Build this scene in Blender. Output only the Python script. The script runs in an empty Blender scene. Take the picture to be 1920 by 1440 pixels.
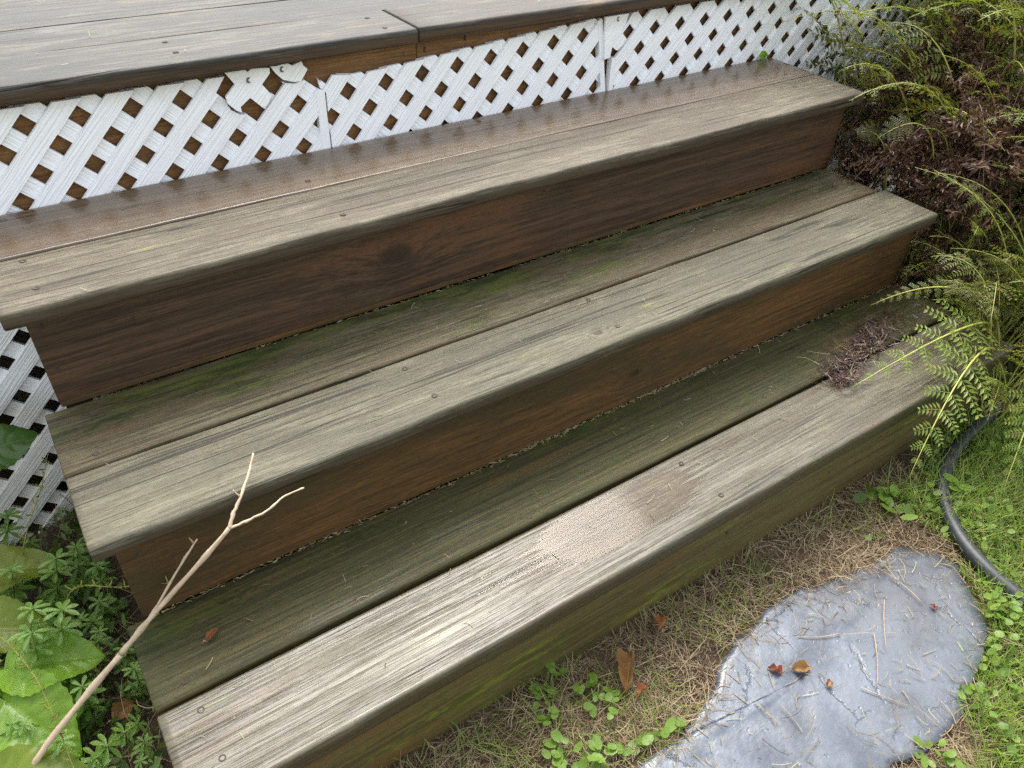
import bpy, bmesh, math, random
import numpy as np
from mathutils import Vector, Matrix, geometry

R = math.radians
random.seed(7)
rng = np.random.default_rng(7)
scene = bpy.context.scene
C = scene.collection

# ------------------------------------------------------------------ camera
cam_d = bpy.data.cameras.new('camera')
cam = bpy.data.objects.new('camera', cam_d)
C.objects.link(cam)
cam.location = (-0.0345, -0.4854, 1.1104)
cam.rotation_euler = (0.8871, -0.0364, -0.5922)
cam_d.sensor_width = 36.0
cam_d.lens = 1463.5 / 1920 * 36.0
cam_d.clip_start = 0.02
cam_d.clip_end = 300
scene.camera = cam

# ------------------------------------------------------------------ sky and sun (thin bright overcast)
SUN_EL, SUN_AZ = 57.0, 24.0          # azimuth clockwise from +Y
world = bpy.data.worlds.new('World')
scene.world = world
world.use_nodes = True
wn = world.node_tree
wn.nodes.clear()
sky = wn.nodes.new('ShaderNodeTexSky')
sky.sky_type = 'NISHITA'
sky.sun_disc = False
sky.sun_elevation = R(SUN_EL)
sky.sun_rotation = R(SUN_AZ)
sky.air_density = 1.0
sky.dust_density = 4.0
sky.ozone_density = 1.5
hs = wn.nodes.new('ShaderNodeHueSaturation')
hs.inputs['Saturation'].default_value = 0.34
bg = wn.nodes.new('ShaderNodeBackground')
bg.inputs['Strength'].default_value = 0.15
wo = wn.nodes.new('ShaderNodeOutputWorld')
wn.links.new(sky.outputs[0], hs.inputs['Color'])
wn.links.new(hs.outputs[0], bg.inputs['Color'])
wn.links.new(bg.outputs[0], wo.inputs['Surface'])

sun_d = bpy.data.lights.new('sun', 'SUN')
sun_d.energy = 0.9
sun_d.angle = R(36)
sun_d.color = (1.0, 0.96, 0.89)
sun = bpy.data.objects.new('sun', sun_d)
C.objects.link(sun)
sd = Vector((math.cos(R(SUN_EL)) * math.sin(R(SUN_AZ)), math.cos(R(SUN_EL)) * math.cos(R(SUN_AZ)), math.sin(R(SUN_EL))))
sun.rotation_euler = sd.to_track_quat('Z', 'Y').to_euler()
sun.location = sd * 20

scene.view_settings.view_transform = 'Standard'
scene.view_settings.look = 'None'
scene.view_settings.gamma = 1.0
scene.view_settings.exposure = 1.92
scene.view_settings.use_curve_mapping = False
scene.cycles.use_denoising = False
scene.cycles.max_bounces = 5
scene.cycles.diffuse_bounces = 3
scene.cycles.glossy_bounces = 3
scene.cycles.transmission_bounces = 3
scene.cycles.transparent_max_bounces = 16


# ------------------------------------------------------------------ helpers
def tag(o, label=None, cat=None, group=None, kind=None):
    if label: o['label'] = label
    if cat: o['category'] = cat
    if group: o['group'] = group
    if kind: o['kind'] = kind
    return o


def empty(name, loc=(0, 0, 0)):
    o = bpy.data.objects.new(name, None)
    o.empty_display_size = 0.05
    o.location = loc
    C.objects.link(o)
    return o


def fmesh(name, V, F, mat=None, smooth=False):
    """fast mesh from numpy verts and an int array of faces (all one size) or a list of them"""
    me = bpy.data.meshes.new(name)
    V = np.asarray(V, dtype=np.float32).reshape(-1, 3)
    if not isinstance(F, list): F = [F]
    F = [np.asarray(f, dtype=np.int32) for f in F if len(f)]
    nl = sum(f.size for f in F)
    npoly = sum(f.shape[0] for f in F)
    me.vertices.add(len(V)); me.vertices.foreach_set('co', V.ravel())
    me.loops.add(nl); me.loops.foreach_set('vertex_index', np.concatenate([f.ravel() for f in F]))
    me.polygons.add(npoly)
    starts, totals, s = [], [], 0
    for f in F:
        n, k = f.shape
        starts.append(s + np.arange(n) * k); totals.append(np.full(n, k)); s += n * k
    me.polygons.foreach_set('loop_start', np.concatenate(starts).astype(np.int32))
    try:
        me.polygons.foreach_set('loop_total', np.concatenate(totals).astype(np.int32))
    except Exception:
        pass
    me.polygons.foreach_set('use_smooth', np.full(npoly, smooth, dtype=bool))
    me.update(calc_edges=True)
    me.validate()
    if mat: me.materials.append(mat)
    return me


def ob(name, me, parent=None, loc=(0, 0, 0), rot=None, scale=None):
    o = bpy.data.objects.new(name, me)
    o.location = loc
    if rot is not None: o.rotation_euler = rot
    if scale is not None: o.scale = (scale,) * 3 if not hasattr(scale, '__len__') else scale
    if parent: o.parent = parent
    C.objects.link(o)
    return o


class Buf:
    """collects tubes, ribbons and polygons for one mesh"""
    def __init__(s): s.v = []; s.q = []; s.t = []
    def add(s, v, q=(), t=()):
        b = len(s.v); s.v.extend([tuple(x) for x in v])
        s.q.extend([tuple(b + i for i in f) for f in q]); s.t.extend([tuple(b + i for i in f) for f in t])
    def tube(s, P, rad, n=6):
        P = [Vector(p) for p in P]
        if not hasattr(rad, '__len__'): rad = [rad] * len(P)
        v, q = [], []
        ref = Vector((0.13, 0.31, 0.94))
        for i, p in enumerate(P):
            d = (P[min(i + 1, len(P) - 1)] - P[max(i - 1, 0)]).normalized()
            a = d.cross(ref)
            if a.length < 0.05: a = d.cross(Vector((1, 0, 0)))
            a.normalize(); b = d.cross(a)
            for k in range(n):
                an = 2 * math.pi * k / n
                v.append(p + (a * math.cos(an) + b * math.sin(an)) * rad[i])
        for i in range(len(P) - 1):
            for k in range(n):
                q.append((i * n + k, i * n + (k + 1) % n, (i + 1) * n + (k + 1) % n, (i + 1) * n + k))
        m = len(v); v += [P[0], P[-1]]
        t = [(m, (k + 1) % n, k) for k in range(n)] + [(m + 1, (len(P) - 1) * n + k, (len(P) - 1) * n + (k + 1) % n) for k in range(n)]
        s.add(v, q, t)
    def mesh(s, name, mat, smooth=True):
        return fmesh(name, s.v, [np.array(s.q, dtype=np.int32).reshape(-1, 4), np.array(s.t, dtype=np.int32).reshape(-1, 3)], mat, smooth)


def bez(p0, p1, p2, n):
    p0, p1, p2 = map(Vector, (p0, p1, p2))
    return [p0 * (1 - t) ** 2 + p1 * 2 * t * (1 - t) + p2 * t * t for t in [i / (n - 1) for i in range(n)]]


def catmull(P, n=8):
    P = [Vector(p) for p in P]; out = []
    for i in range(len(P) - 1):
        a, b, c, d = P[max(i - 1, 0)], P[i], P[i + 1], P[min(i + 2, len(P) - 1)]
        for k in range(n):
            t = k / n
            out.append(0.5 * ((2 * b) + (c - a) * t + (2 * a - 5 * b + 4 * c - d) * t * t + (-a + 3 * b - 3 * c + d) * t ** 3))
    out.append(P[-1]); return out


def wave1(x, seed, f0=1.0, oct=4):
    """smooth 1-D noise in about -1..1"""
    r = np.random.default_rng(seed); y = np.zeros_like(np.asarray(x, dtype=float)); a = 1.0; tot = 0
    for o in range(oct):
        y = y + a * np.sin(x * f0 * (2.03 ** o) * 2 * np.pi * r.uniform(.8, 1.2) + r.uniform(0, 6.28)); tot += a; a *= .55
    return y / tot


# ------------------------------------------------------------------ materials
class NT:
    def __init__(s, name):
        s.m = bpy.data.materials.new(name); s.m.use_nodes = True
        s.n = s.m.node_tree.nodes; s.l = s.m.node_tree.links; s.n.clear()
        s.out = s.n.new('ShaderNodeOutputMaterial')
    def put(s, sock, v):
        if v is None: return
        if isinstance(v, bpy.types.NodeSocket): s.l.new(v, sock)
        elif isinstance(v, (tuple, list)) and sock.type == 'RGBA': sock.default_value = (*v[:3], 1)
        else: sock.default_value = v
    def math(s, op, a, b=None, c=None, clamp=False):
        n = s.n.new('ShaderNodeMath'); n.operation = op; n.use_clamp = clamp
        s.put(n.inputs[0], a); s.put(n.inputs[1], b)
        if c is not None: s.put(n.inputs[2], c)
        return n.outputs[0]
    def vmath(s, op, a, b=None):
        n = s.n.new('ShaderNodeVectorMath'); n.operation = op
        s.put(n.inputs[0], a); s.put(n.inputs[1], b); return n.outputs[0]
    def mix(s, f, a, b, mode='MIX'):
        n = s.n.new('ShaderNodeMix'); n.data_type = 'RGBA'; n.blend_type = mode
        s.put(n.inputs[0], f); s.put(n.inputs[6], a); s.put(n.inputs[7], b); return n.outputs[2]
    def fmix(s, f, a, b):
        n = s.n.new('ShaderNodeMix'); n.data_type = 'FLOAT'
        s.put(n.inputs[0], f); s.put(n.inputs[2], a); s.put(n.inputs[3], b); return n.outputs[0]
    def rng(s, v, a, b, lo=0.0, hi=1.0, smooth=True):
        n = s.n.new('ShaderNodeMapRange'); n.interpolation_type = 'SMOOTHSTEP' if smooth else 'LINEAR'
        s.put(n.inputs[0], v); n.inputs[1].default_value = a; n.inputs[2].default_value = b
        n.inputs[3].default_value = lo; n.inputs[4].default_value = hi; return n.outputs[0]
    def ramp(s, f, stops):
        n = s.n.new('ShaderNodeValToRGB'); e = n.color_ramp.elements
        while len(e) < len(stops): e.new(0.5)
        for k, (p, c) in enumerate(stops): e[k].position = p; e[k].color = (*c, 1)
        s.put(n.inputs[0], f); return n.outputs[0]
    def noise(s, vec, scale=1.0, detail=3.0, rough=.55, dist=0.0):
        n = s.n.new('ShaderNodeTexNoise'); s.put(n.inputs['Vector'], vec)
        n.inputs['Scale'].default_value = scale; n.inputs['Detail'].default_value = detail
        n.inputs['Roughness'].default_value = rough; n.inputs['Distortion'].default_value = dist
        return n.outputs['Fac']
    def voro(s, vec, scale, feature='F1', rnd=1.0):
        n = s.n.new('ShaderNodeTexVoronoi'); n.feature = feature; s.put(n.inputs['Vector'], vec)
        n.inputs['Scale'].default_value = scale; n.inputs['Randomness'].default_value = rnd; return n
    def scaled(s, vec, sc, off=(0, 0, 0)):
        n = s.n.new('ShaderNodeMapping'); s.put(n.inputs['Vector'], vec)
        n.inputs['Scale'].default_value = sc; n.inputs['Location'].default_value = off; return n.outputs[0]
    def obj(s):
        return s.n.new('ShaderNodeTexCoord').outputs['Object']
    def xyz(s, v):
        n = s.n.new('ShaderNodeSeparateXYZ'); s.put(n.inputs[0], v); return n.outputs
    def comb(s, x, y, z):
        n = s.n.new('ShaderNodeCombineXYZ'); s.put(n.inputs[0], x); s.put(n.inputs[1], y); s.put(n.inputs[2], z); return n.outputs[0]
    def island(s):
        return s.n.new('ShaderNodeNewGeometry').outputs['Random Per Island']
    def objrand(s):
        return s.n.new('ShaderNodeObjectInfo').outputs['Random']
    def bump(s, h, strength=.5, dist=.001, normal=None):
        n = s.n.new('ShaderNodeBump'); s.put(n.inputs['Height'], h)
        n.inputs['Strength'].default_value = strength; n.inputs['Distance'].default_value = dist
        if normal: s.put(n.inputs['Normal'], normal)
        return n.outputs[0]
    def pbr(s, col, rough=.6, normal=None, coat=None, coat_rough=.1, coat_normal=None, spec=.5, metal=0.0):
        n = s.n.new('ShaderNodeBsdfPrincipled')
        s.put(n.inputs['Base Color'], col); s.put(n.inputs['Roughness'], rough); s.put(n.inputs['Normal'], normal)
        s.put(n.inputs['Specular IOR Level'], spec); s.put(n.inputs['Metallic'], metal)
        if coat is not None:
            s.put(n.inputs['Coat Weight'], coat); s.put(n.inputs['Coat Roughness'], coat_rough)
            n.inputs['Coat IOR'].default_value = 1.36; s.put(n.inputs['Coat Normal'], coat_normal)
        return n.outputs[0]
    def done(s, sh):
        s.l.new(sh, s.out.inputs['Surface']); return s.m
    def add_mixshader(s, f, a, b):
        n = s.n.new('ShaderNodeMixShader'); s.put(n.inputs[0], f); s.l.new(a, n.inputs[1]); s.l.new(b, n.inputs[2]); return n.outputs[0]


def wood(name, light, dark, seed=0, stain=None, stain_amt=.5, algae=None, algae_amt=.5, algae_y=0.0, wet=.3, wet_rough=.15, rough=.65,
         bump=.6, coarse=60, cracks=.5, knots=(), contrast=1.15, lines=.6, groove=None, side=None, side_z=.006, pale=None, pale_amt=0.4, warp=.010):
    """weathered softwood, grain along local X; every board has its own seed and its own stains"""
    t = NT(name)
    P = t.vmath('ADD', t.obj(), (seed * 3.17, seed * 1.31, seed * .77))
    p0 = t.obj()
    wv = t.noise(t.scaled(P, (1.6, 9, 9)), 1, 2)
    w2 = t.noise(t.scaled(P, (.5, 3, 3), (4, 2, 1)), 1, 1)
    off = t.math('ADD', t.math('MULTIPLY', t.math('SUBTRACT', wv, .5), warp), t.math('MULTIPLY', t.math('SUBTRACT', w2, .5), warp * 2.5))
    x, y, z = t.xyz(P)
    kn_mask = None
    for (kx, ky, kz, kr) in knots:          # grain swings round a knot
        d = t.vmath('SUBTRACT', p0, (kx, ky, kz))
        d = t.vmath('MULTIPLY', d, (.55, 1, 1))
        n = t.n.new('ShaderNodeVectorMath'); n.operation = 'LENGTH'; t.put(n.inputs[0], d)
        dist = n.outputs['Value']
        g = t.math('POWER', 2.718, t.math('MULTIPLY', t.math('MULTIPLY', dist, dist), -1.0 / (kr * kr * 3)))
        off = t.math('ADD', off, t.math('MULTIPLY', g, kr * .9))
        k = t.rng(dist, kr * .55, kr * .95, 1, 0)
        kn_mask = k if kn_mask is None else t.math('MAXIMUM', kn_mask, k)
        kn_d = dist
    W = t.comb(x, t.math('ADD', y, off), t.math('ADD', z, off))
    s1 = t.noise(t.scaled(W, (1.5, coarse * 1.5, coarse * 1.5)), 1, 4, .65)
    s2 = t.noise(t.scaled(W, (9, 330, 330)), 1, 3, .68)
    s3 = t.noise(t.scaled(W, (22, 800, 800)), 1, 2, .6)
    patch = t.noise(t.scaled(P, (2.2, 9, 9), (3, 7, 2)), 1, 6, .72)
    patch2 = t.noise(t.scaled(P, (11, 60, 60), (9, 1, 5)), 1, 5, .68)
    spk = t.noise(t.scaled(P, (110, 300, 300)), 1, 3, .75)
    g = t.math('ADD', t.math('MULTIPLY', s1, .46), t.math('ADD', t.math('MULTIPLY', s2, .34), t.math('MULTIPLY', s3, .20)))
    g = t.rng(g, .5 - .17 / contrast, .5 + .17 / contrast)
    col = t.mix(g, dark, light)
    if pale:
        col = t.mix(t.math('MULTIPLY', t.rng(t.math('ADD', patch2, t.math('MULTIPLY', s2, .35)), .62, .85), pale_amt), col, pale)
    ln = t.noise(t.scaled(W, (1.8, 190, 190), (11, 4, 6)), 1, 2, .5)      # thin dark ring lines
    lnm = t.rng(t.math('ABSOLUTE', t.math('SUBTRACT', ln, .52)), .0, .035, 1, 0)
    lnm = t.math('MULTIPLY', lnm, t.rng(patch2, .35, .6, .25, 1.0))
    if stain:
        m = t.rng(t.math('ADD', patch, t.math('MULTIPLY', t.math('SUBTRACT', s1, .5), .5)), .62 - .3 * stain_amt, .80 - .3 * stain_amt)
        col = t.mix(t.math('MULTIPLY', m, .85), col, stain)
    col = t.mix(t.rng(spk, .42, .68, -.0, .45), col, t.mix(1, col, (.45, .42, .40), 'MULTIPLY'))
    col = t.mix(t.math('MULTIPLY', lnm, lines), col, t.mix(1, col, (.42, .37, .32), 'MULTIPLY'))
    if side:                                # the sawn faces below the worn top have kept their brown
        sm = t.rng(t.math('ADD', t.xyz(p0)[2], t.math('MULTIPLY', t.math('SUBTRACT', patch2, .5), .006)), side_z, side_z - .005)
        col = t.mix(t.math('MULTIPLY', sm, .8), col, t.mix(g, tuple(c * .45 for c in side), side))
    am = None
    if algae:
        pa = t.noise(t.scaled(P, (4, 15, 15), (1, 5, 8)), 1, 6, .76)
        yb = t.math('MULTIPLY', t.xyz(p0)[1], algae_y) if algae_y else 0.0
        am = t.rng(t.math('ADD', t.math('ADD', pa, yb), t.math('MULTIPLY', t.math('SUBTRACT', spk, .5), .35)), .74 - .34 * algae_amt, .92 - .34 * algae_amt)
        col = t.mix(t.math('MULTIPLY', am, .9), col, t.mix(t.rng(patch2, .42, .62), t.mix(s2, algae, tuple(c * .4 for c in algae)), (algae[0] * 2.4, algae[1] * 2.1, algae[2] * 1.6)))
    ck = t.math('ABSOLUTE', t.math('SUBTRACT', t.noise(t.scaled(W, (.55, 34, 34), (7, 3, 3)), 1, 2, .5), .5))
    ck = t.math('MULTIPLY', t.rng(ck, .0, .018, 1, 0), t.rng(t.noise(t.scaled(P, (2.5, 18, 18), (2, 9, 4)), 1, 2), .58 - .18 * cracks, .64 - .18 * cracks))
    ck = t.math('MULTIPLY', ck, min(1.0, cracks * 1.4))
    col = t.mix(t.math('MULTIPLY', ck, .85), col, tuple(c * .18 for c in dark))
    if kn_mask is not None:
        ring = t.math('ABSOLUTE', t.math('SINE', t.math('MULTIPLY', kn_d, 900)))
        col = t.mix(t.math('MULTIPLY', kn_mask, .75), col, t.mix(ring, tuple(c * .35 for c in dark), tuple(c * .8 for c in dark)))
    h = t.math('ADD', t.math('MULTIPLY', s1, .9), t.math('MULTIPLY', s2, .75))
    if groove:
        at = t.n.new('ShaderNodeAttribute'); at.attribute_name = 'groove'
        col = t.mix(t.math('MULTIPLY', at.outputs['Fac'], groove[1]), col, groove[0])
    h = t.math('SUBTRACT', h, t.math('ADD', t.math('MULTIPLY', ck, 1.2), t.math('MULTIPLY', lnm, .35)))
    nrm = t.bump(h, bump, .0016)
    wm = t.rng(t.noise(t.scaled(P, (2.2, 9, 9), (5, 5, 1)), 1, 4, .6), .72 - .55 * wet, .92 - .55 * wet)
    if wet >= .999: wm = 1.0
    elif wet <= 0: wm = 0.0
    coatn = nrm
    cr = t.math('ADD', wet_rough, t.math('MULTIPLY', s2, .12))
    sh = t.pbr(col, rough, nrm, coat=wm, coat_rough=cr, coat_normal=coatn, spec=.3)
    return t.done(sh)


def leafmat(name, stops, rough=.45, trans=.35, spot=None, vein=0.0, per='island', coat=0.0):
    t = NT(name)
    r = t.island() if per == 'island' else t.objrand()
    col = t.ramp(r, stops)
    n1 = t.noise(t.obj(), 38, 3, .6)
    col = t.mix(t.rng(n1, .3, .75, 0, .5), col, t.mix(1, col, (.55, .6, .4), 'MULTIPLY'))
    if vein:
        at = t.n.new('ShaderNodeAttribute'); at.attribute_name = 'vein'
        col = t.mix(t.math('MULTIPLY', at.outputs['Fac'], vein), col, t.mix(1, col, (1.4, 1.25, 1.6), 'MULTIPLY'))
    if spot:
        n2 = t.noise(t.obj(), 22, 4, .65)
        col = t.mix(t.rng(n2, .66, .74), col, spot)
    nrm = None
    a = t.pbr(col, rough, nrm, spec=.4, coat=coat, coat_rough=.15)
    b = t.n.new('ShaderNodeBsdfTranslucent')
    t.put(b.inputs['Color'], t.mix(1, col, (1.25, 1.3, .6), 'MULTIPLY')); t.put(b.inputs['Normal'], nrm)
    return t.done(t.add_mixshader(trans, a, b.outputs[0]))


# boards (albedos are those of grey, damp, partly mossy softwood)
GREY_L, GREY_D = (.235, .215, .165), (.105, .093, .068)
M = {}
M['t1f'] = wood('wet_ridged_wood', (.112, .099, .057), (.040, .033, .017), 1, stain=(.075, .049, .025), stain_amt=.46, algae=(.056, .064, .015), algae_amt=.46,
                wet=.85, wet_rough=.18, bump=.4, coarse=80, cracks=.2, pale=(.15, .137, .092), pale_amt=.5, lines=.6, groove=((.020, .015, .008), .9), side=(.066, .046, .016), side_z=.012)
M['t1b'] = wood('mossy_dark_wood', (.078, .070, .022), (.026, .024, .0075), 2, stain=(.095, .058, .016), stain_amt=.36, algae=(.020, .029, .004), algae_amt=.76, algae_y=.9,
                wet=.36, wet_rough=.2, bump=.45, coarse=75, cracks=.3, contrast=1.4, groove=((.013, .011, .006), .9))
M['t2f'] = wood('grey_weathered_wood', (.128, .116, .072), (.049, .043, .025), 3, stain=(.064, .060, .038), stain_amt=.56, algae=(.098, .108, .030), algae_amt=.46,
                wet=.12, wet_rough=.25, bump=.5, coarse=85, cracks=.9, pale=(.165, .150, .102), pale_amt=.6, side=(.078, .052, .026), knots=((-.06, -.032, .013, .007),), lines=.8)
M['t2b'] = wood('mossy_grey_wood', (.108, .091, .046), (.038, .030, .015), 4, stain=(.078, .046, .021), stain_amt=.48, algae=(.026, .037, .006), algae_amt=.76, algae_y=1.5,
                wet=.22, wet_rough=.22, bump=.5, coarse=75, cracks=.55, pale=(.14, .122, .068), pale_amt=.6, contrast=1.4, lines=.75)
M['t3f'] = wood('pale_weathered_wood', (.134, .115, .074), (.048, .038, .024), 5, stain=(.066, .050, .032), stain_amt=.55, algae=(.086, .090, .034), algae_amt=.44,
                wet=.26, wet_rough=.22, bump=.5, coarse=85, cracks=.85, pale=(.18, .160, .11), pale_amt=.6, side=(.075, .046, .025), lines=.8)
M['t3b'] = wood('wet_brown_wood', (.172, .124, .072), (.072, .047, .026), 6, stain=(.112, .070, .034), stain_amt=.5, algae=(.165, .132, .07), algae_amt=.36,
                wet=1.0, wet_rough=.08, bump=.16, coarse=70, cracks=.4, contrast=1.4, lines=.7)
M['r1'] = wood('mossy_riser_wood', (.125, .096, .032), (.056, .044, .013), 7, stain=(.13, .064, .018), stain_amt=.36, algae=(.066, .082, .011), algae_amt=.72,
               wet=.5, wet_rough=.25, bump=.3, coarse=70, cracks=.25, contrast=1.4, lines=.5)
M['r2'] = wood('orange_brown_wood', (.150, .073, .020), (.050, .028, .009), 8, stain=(.046, .033, .012), stain_amt=.54, algae=(.044, .047, .010), algae_amt=.44,
               wet=.3, wet_rough=.3, bump=.3, coarse=65, cracks=.2, knots=((.03, 0, -.01, .018),), warp=.02, contrast=1.5, lines=.6)
M['r3'] = wood('dark_stained_wood', (.092, .051, .026), (.032, .019, .010), 9, stain=(.115, .053, .021), stain_amt=.46, algae=(.050, .042, .025), algae_amt=.42,
               wet=.3, wet_rough=.3, bump=.3, coarse=65, cracks=.25, knots=((-.305, 0, .012, .026),), warp=.022, contrast=1.5, lines=.6)
M['deck'] = wood('grey_deck_wood', (.070, .066, .053), (.020, .018, .014), 10, stain=(.034, .036, .030), stain_amt=.62, algae=(.060, .044, .026), algae_amt=.56,
                 wet=.05, wet_rough=.3, bump=.45, coarse=80, cracks=.7, pale=(.12, .108, .082), pale_amt=.7, contrast=1.2, side=(.105, .060, .028), lines=.8)
M['deck2'] = wood('brown_grey_deck_wood', (.070, .060, .046), (.026, .021, .015), 11, stain=(.044, .034, .023), stain_amt=.6, algae=(.058, .042, .026), algae_amt=.48,
                  wet=.06, wet_rough=.3, bump=.45, coarse=80, cracks=.6, pale=(.12, .104, .078), pale_amt=.7, contrast=1.2, side=(.105, .060, .028), lines=.8)
M['fascia'] = wood('orange_joist_wood', (.30, .150, .052), (.15, .073, .026), 12, stain=(.14, .073, .027), stain_amt=.45, wet=0, rough=.7, bump=.3, coarse=50, cracks=.2,
                   knots=((.2, 0, .03, .012), (.9, 0, -.02, .014)), warp=.018, contrast=1.3)
M['stringer'] = wood('stringer_wood', (.09, .06, .03), (.045, .03, .016), 13, wet=.2, bump=.3)


def white_plastic():
    t = NT('white_lattice_plastic')
    P = t.obj()
    x, y, z = t.xyz(P)
    w = t.noise(t.scaled(P, (14, 60, 60)), 1, 2)
    yy = t.math('ADD', z, t.math('MULTIPLY', w, .004))
    r = t.objrand()
    V = t.comb(t.math('ADD', x, t.math('MULTIPLY', r, 9)), 0.0, yy)
    g = t.noise(t.scaled(V, (9, 1, 300)), 1, 2, .5)
    d = t.noise(t.scaled(P, (5, 5, 9)), 1, 5, .65)
    geo = t.n.new('ShaderNodeNewGeometry').outputs['Position']
    wz = t.xyz(geo)[2]
    d2 = t.noise(t.scaled(geo, (5, 5, 5)), 1, 5, .65)
    col = t.mix(t.rng(d, .55, .8, 0, .35), (.86, .86, .855), (.72, .70, .62))
    # grime splashed along the cut top edge and near the soil
    dirt = t.math('MAXIMUM', t.rng(t.math('ADD', wz, t.math('MULTIPLY', d2, .06)), .690, .730), t.rng(t.math('SUBTRACT', wz, t.math('MULTIPLY', d2, .3)), .16, -.16))
    col = t.mix(t.math('MULTIPLY', dirt, .55), col, (.50, .46, .32))
    nrm = t.bump(t.rng(g, .35, .65), .55, .0013)
    return t.done(t.pbr(col, .42, nrm, spec=.4))


M['white'] = white_plastic()


def simple(name, col, rough=.5, metal=0.0, var=.35, sc=60, bump=.3, spec=.5):
    t = NT(name)
    n = t.noise(t.obj(), sc, 4, .6)
    c = t.mix(n, tuple(v * (1 - var) for v in col), tuple(min(1, v * (1 + var)) for v in col))
    return t.done(t.pbr(c, rough, t.bump(n, bump, .001), spec=spec, metal=metal))


M['screw'] = simple('dull_screw_metal', (.16, .15, .14), .45, .8)
M['rust'] = simple('rusty_screw_metal', (.05, .034, .024), .7, .3)


def soil():
    t = NT('damp_soil')
    P = t.obj()
    n = t.noise(P, 30, 6, .65); n2 = t.noise(P, 3.1, 4); n3 = t.noise(P, 160, 3)
    c = t.mix(n, (.022, .015, .009), (.085, .058, .034))
    c = t.mix(t.rng(n2, .45, .65), c, t.mix(n, (.05, .035, .018), (.14, .10, .055)))
    x, y, z = t.xyz(P)
    far = t.rng(t.math('ADD', t.math('MULTIPLY', y, -1.0), t.math('MULTIPLY', n2, .4)), .75, 1.4)
    c = t.mix(t.math('MULTIPLY', far, .85), c, t.mix(n, (.035, .055, .012), (.085, .11, .03)))
    return t.done(t.pbr(c, .85, t.bump(t.math('ADD', n, t.math('MULTIPLY', n3, .4)), .8, .01), spec=.25))


M['soil'] = soil()


def slate():
    t = NT('blue_grey_slate')
    P = t.obj()
    a = t.noise(P, 9, 6, .65); b = t.noise(P, 45, 5, .65); c3 = t.noise(t.scaled(P, (1, 1, 1), (3, 3, 0)), 3.0, 3)
    col = t.mix(t.rng(a, .3, .7), (.030, .041, .058), (.078, .097, .125))
    col = t.mix(t.rng(c3, .5, .68, 0, .8), col, (.045, .050, .056))
    col = t.mix(t.rng(b, .58, .78, 0, .6), col, (.13, .142, .165))
    pit = t.rng(t.noise(P, 70, 2), .66, .72)
    col = t.mix(t.math('MULTIPLY', pit, .6), col, (.04, .04, .045))
    v = t.voro(t.vmath('ADD', P, t.vmath('MULTIPLY', t.comb(a, b, 0.0), (.06, .06, 0))), 5.0, 'DISTANCE_TO_EDGE')
    dd = t.n.new('ShaderNodeVectorMath'); dd.operation = 'DISTANCE'; t.put(dd.inputs[0], P); dd.inputs[1].default_value = (.30, .05, 0)
    col = t.mix(t.rng(t.math('ADD', dd.outputs['Value'], t.math('MULTIPLY', c3, .18)), .34, .16, 0, .75), col, t.mix(a, (.028, .030, .034), (.075, .080, .088)))   # older dark face of the stone
    crk = t.math('MULTIPLY', t.rng(v.outputs['Distance'], 0, .012, 1, 0), t.rng(a, .5, .6))
    col = t.mix(t.math('MULTIPLY', crk, .5), col, (.03, .03, .03))
    h = t.math('SUBTRACT', t.math('ADD', t.math('MULTIPLY', a, 1.0), t.math('MULTIPLY', b, .5)), t.math('ADD', t.math('MULTIPLY', pit, .3), crk))
    n = t.bump(h, .45, .0035)
    return t.done(t.pbr(col, .5, n, coat=t.rng(a, .35, .55, .25, 1.0), coat_rough=.22, coat_normal=n, spec=.5))


M['slate'] = slate()
M['straw'] = leafmat('dry_straw', [(0, (.10, .062, .032)), (.3, (.20, .14, .075)), (.62, (.30, .225, .13)), (.75, (.36, .28, .17)), (.88, (.12, .062, .034)), (1, (.045, .030, .020))], .6, .12)
M['grass'] = leafmat('lawn_grass', [(0, (.11, .19, .026)), (.5, (.20, .31, .042)), (.85, (.28, .36, .065)), (1, (.38, .35, .13))], .4, .4)
M['clover'] = leafmat('ground_cover_leaves', [(0, (.09, .17, .025)), (.5, (.16, .27, .04)), (1, (.25, .34, .06))], .4, .45)
M['under'] = leafmat('dark_undergrowth', [(0, (.04, .08, .014)), (.6, (.085, .15, .025)), (1, (.15, .22, .04))], .45, .3)  # low leaves in a darker green than the ground cover
M['broad'] = leafmat('broad_leaf_green', [(0, (.21, .38, .03)), (1, (.25, .43, .045))], .36, .5, spot=(.14, .12, .03), vein=.6, per='obj', coat=.25)
M['broad_y'] = leafmat('yellowing_leaf', [(0, (.19, .26, .03)), (1, (.26, .28, .045))], .38, .46, spot=(.20, .11, .04), vein=.6, per='obj')
M['broad_d'] = leafmat('dark_leaf_green', [(0, (.06, .13, .025)), (1, (.075, .15, .03))], .33, .3, spot=(.07, .045, .02), vein=.6, per='obj', coat=.25)
M['whorl'] = leafmat('whorled_leaf', [(0, (.16, .29, .055)), (.6, (.23, .37, .085)), (1, (.30, .42, .13))], .4, .4)
M['stem'] = simple('green_stem', (.15, .20, .045), .45)
M['spike'] = leafmat('yellow_seed_pod', [(0, (.26, .28, .05)), (1, (.36, .34, .09))], .45, .3)
M['fern'] = leafmat('fern_olive', [(0, (.085, .115, .024)), (.45, (.145, .175, .040)), (.82, (.23, .235, .065)), (.92, (.20, .13, .05)), (1, (.10, .055, .035))], .42, .4)
M['fern_b'] = leafmat('fern_bright', [(0, (.14, .21, .03)), (.5, (.205, .27, .045)), (.93, (.27, .31, .065)), (1, (.24, .16, .06))], .4, .42)
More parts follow.
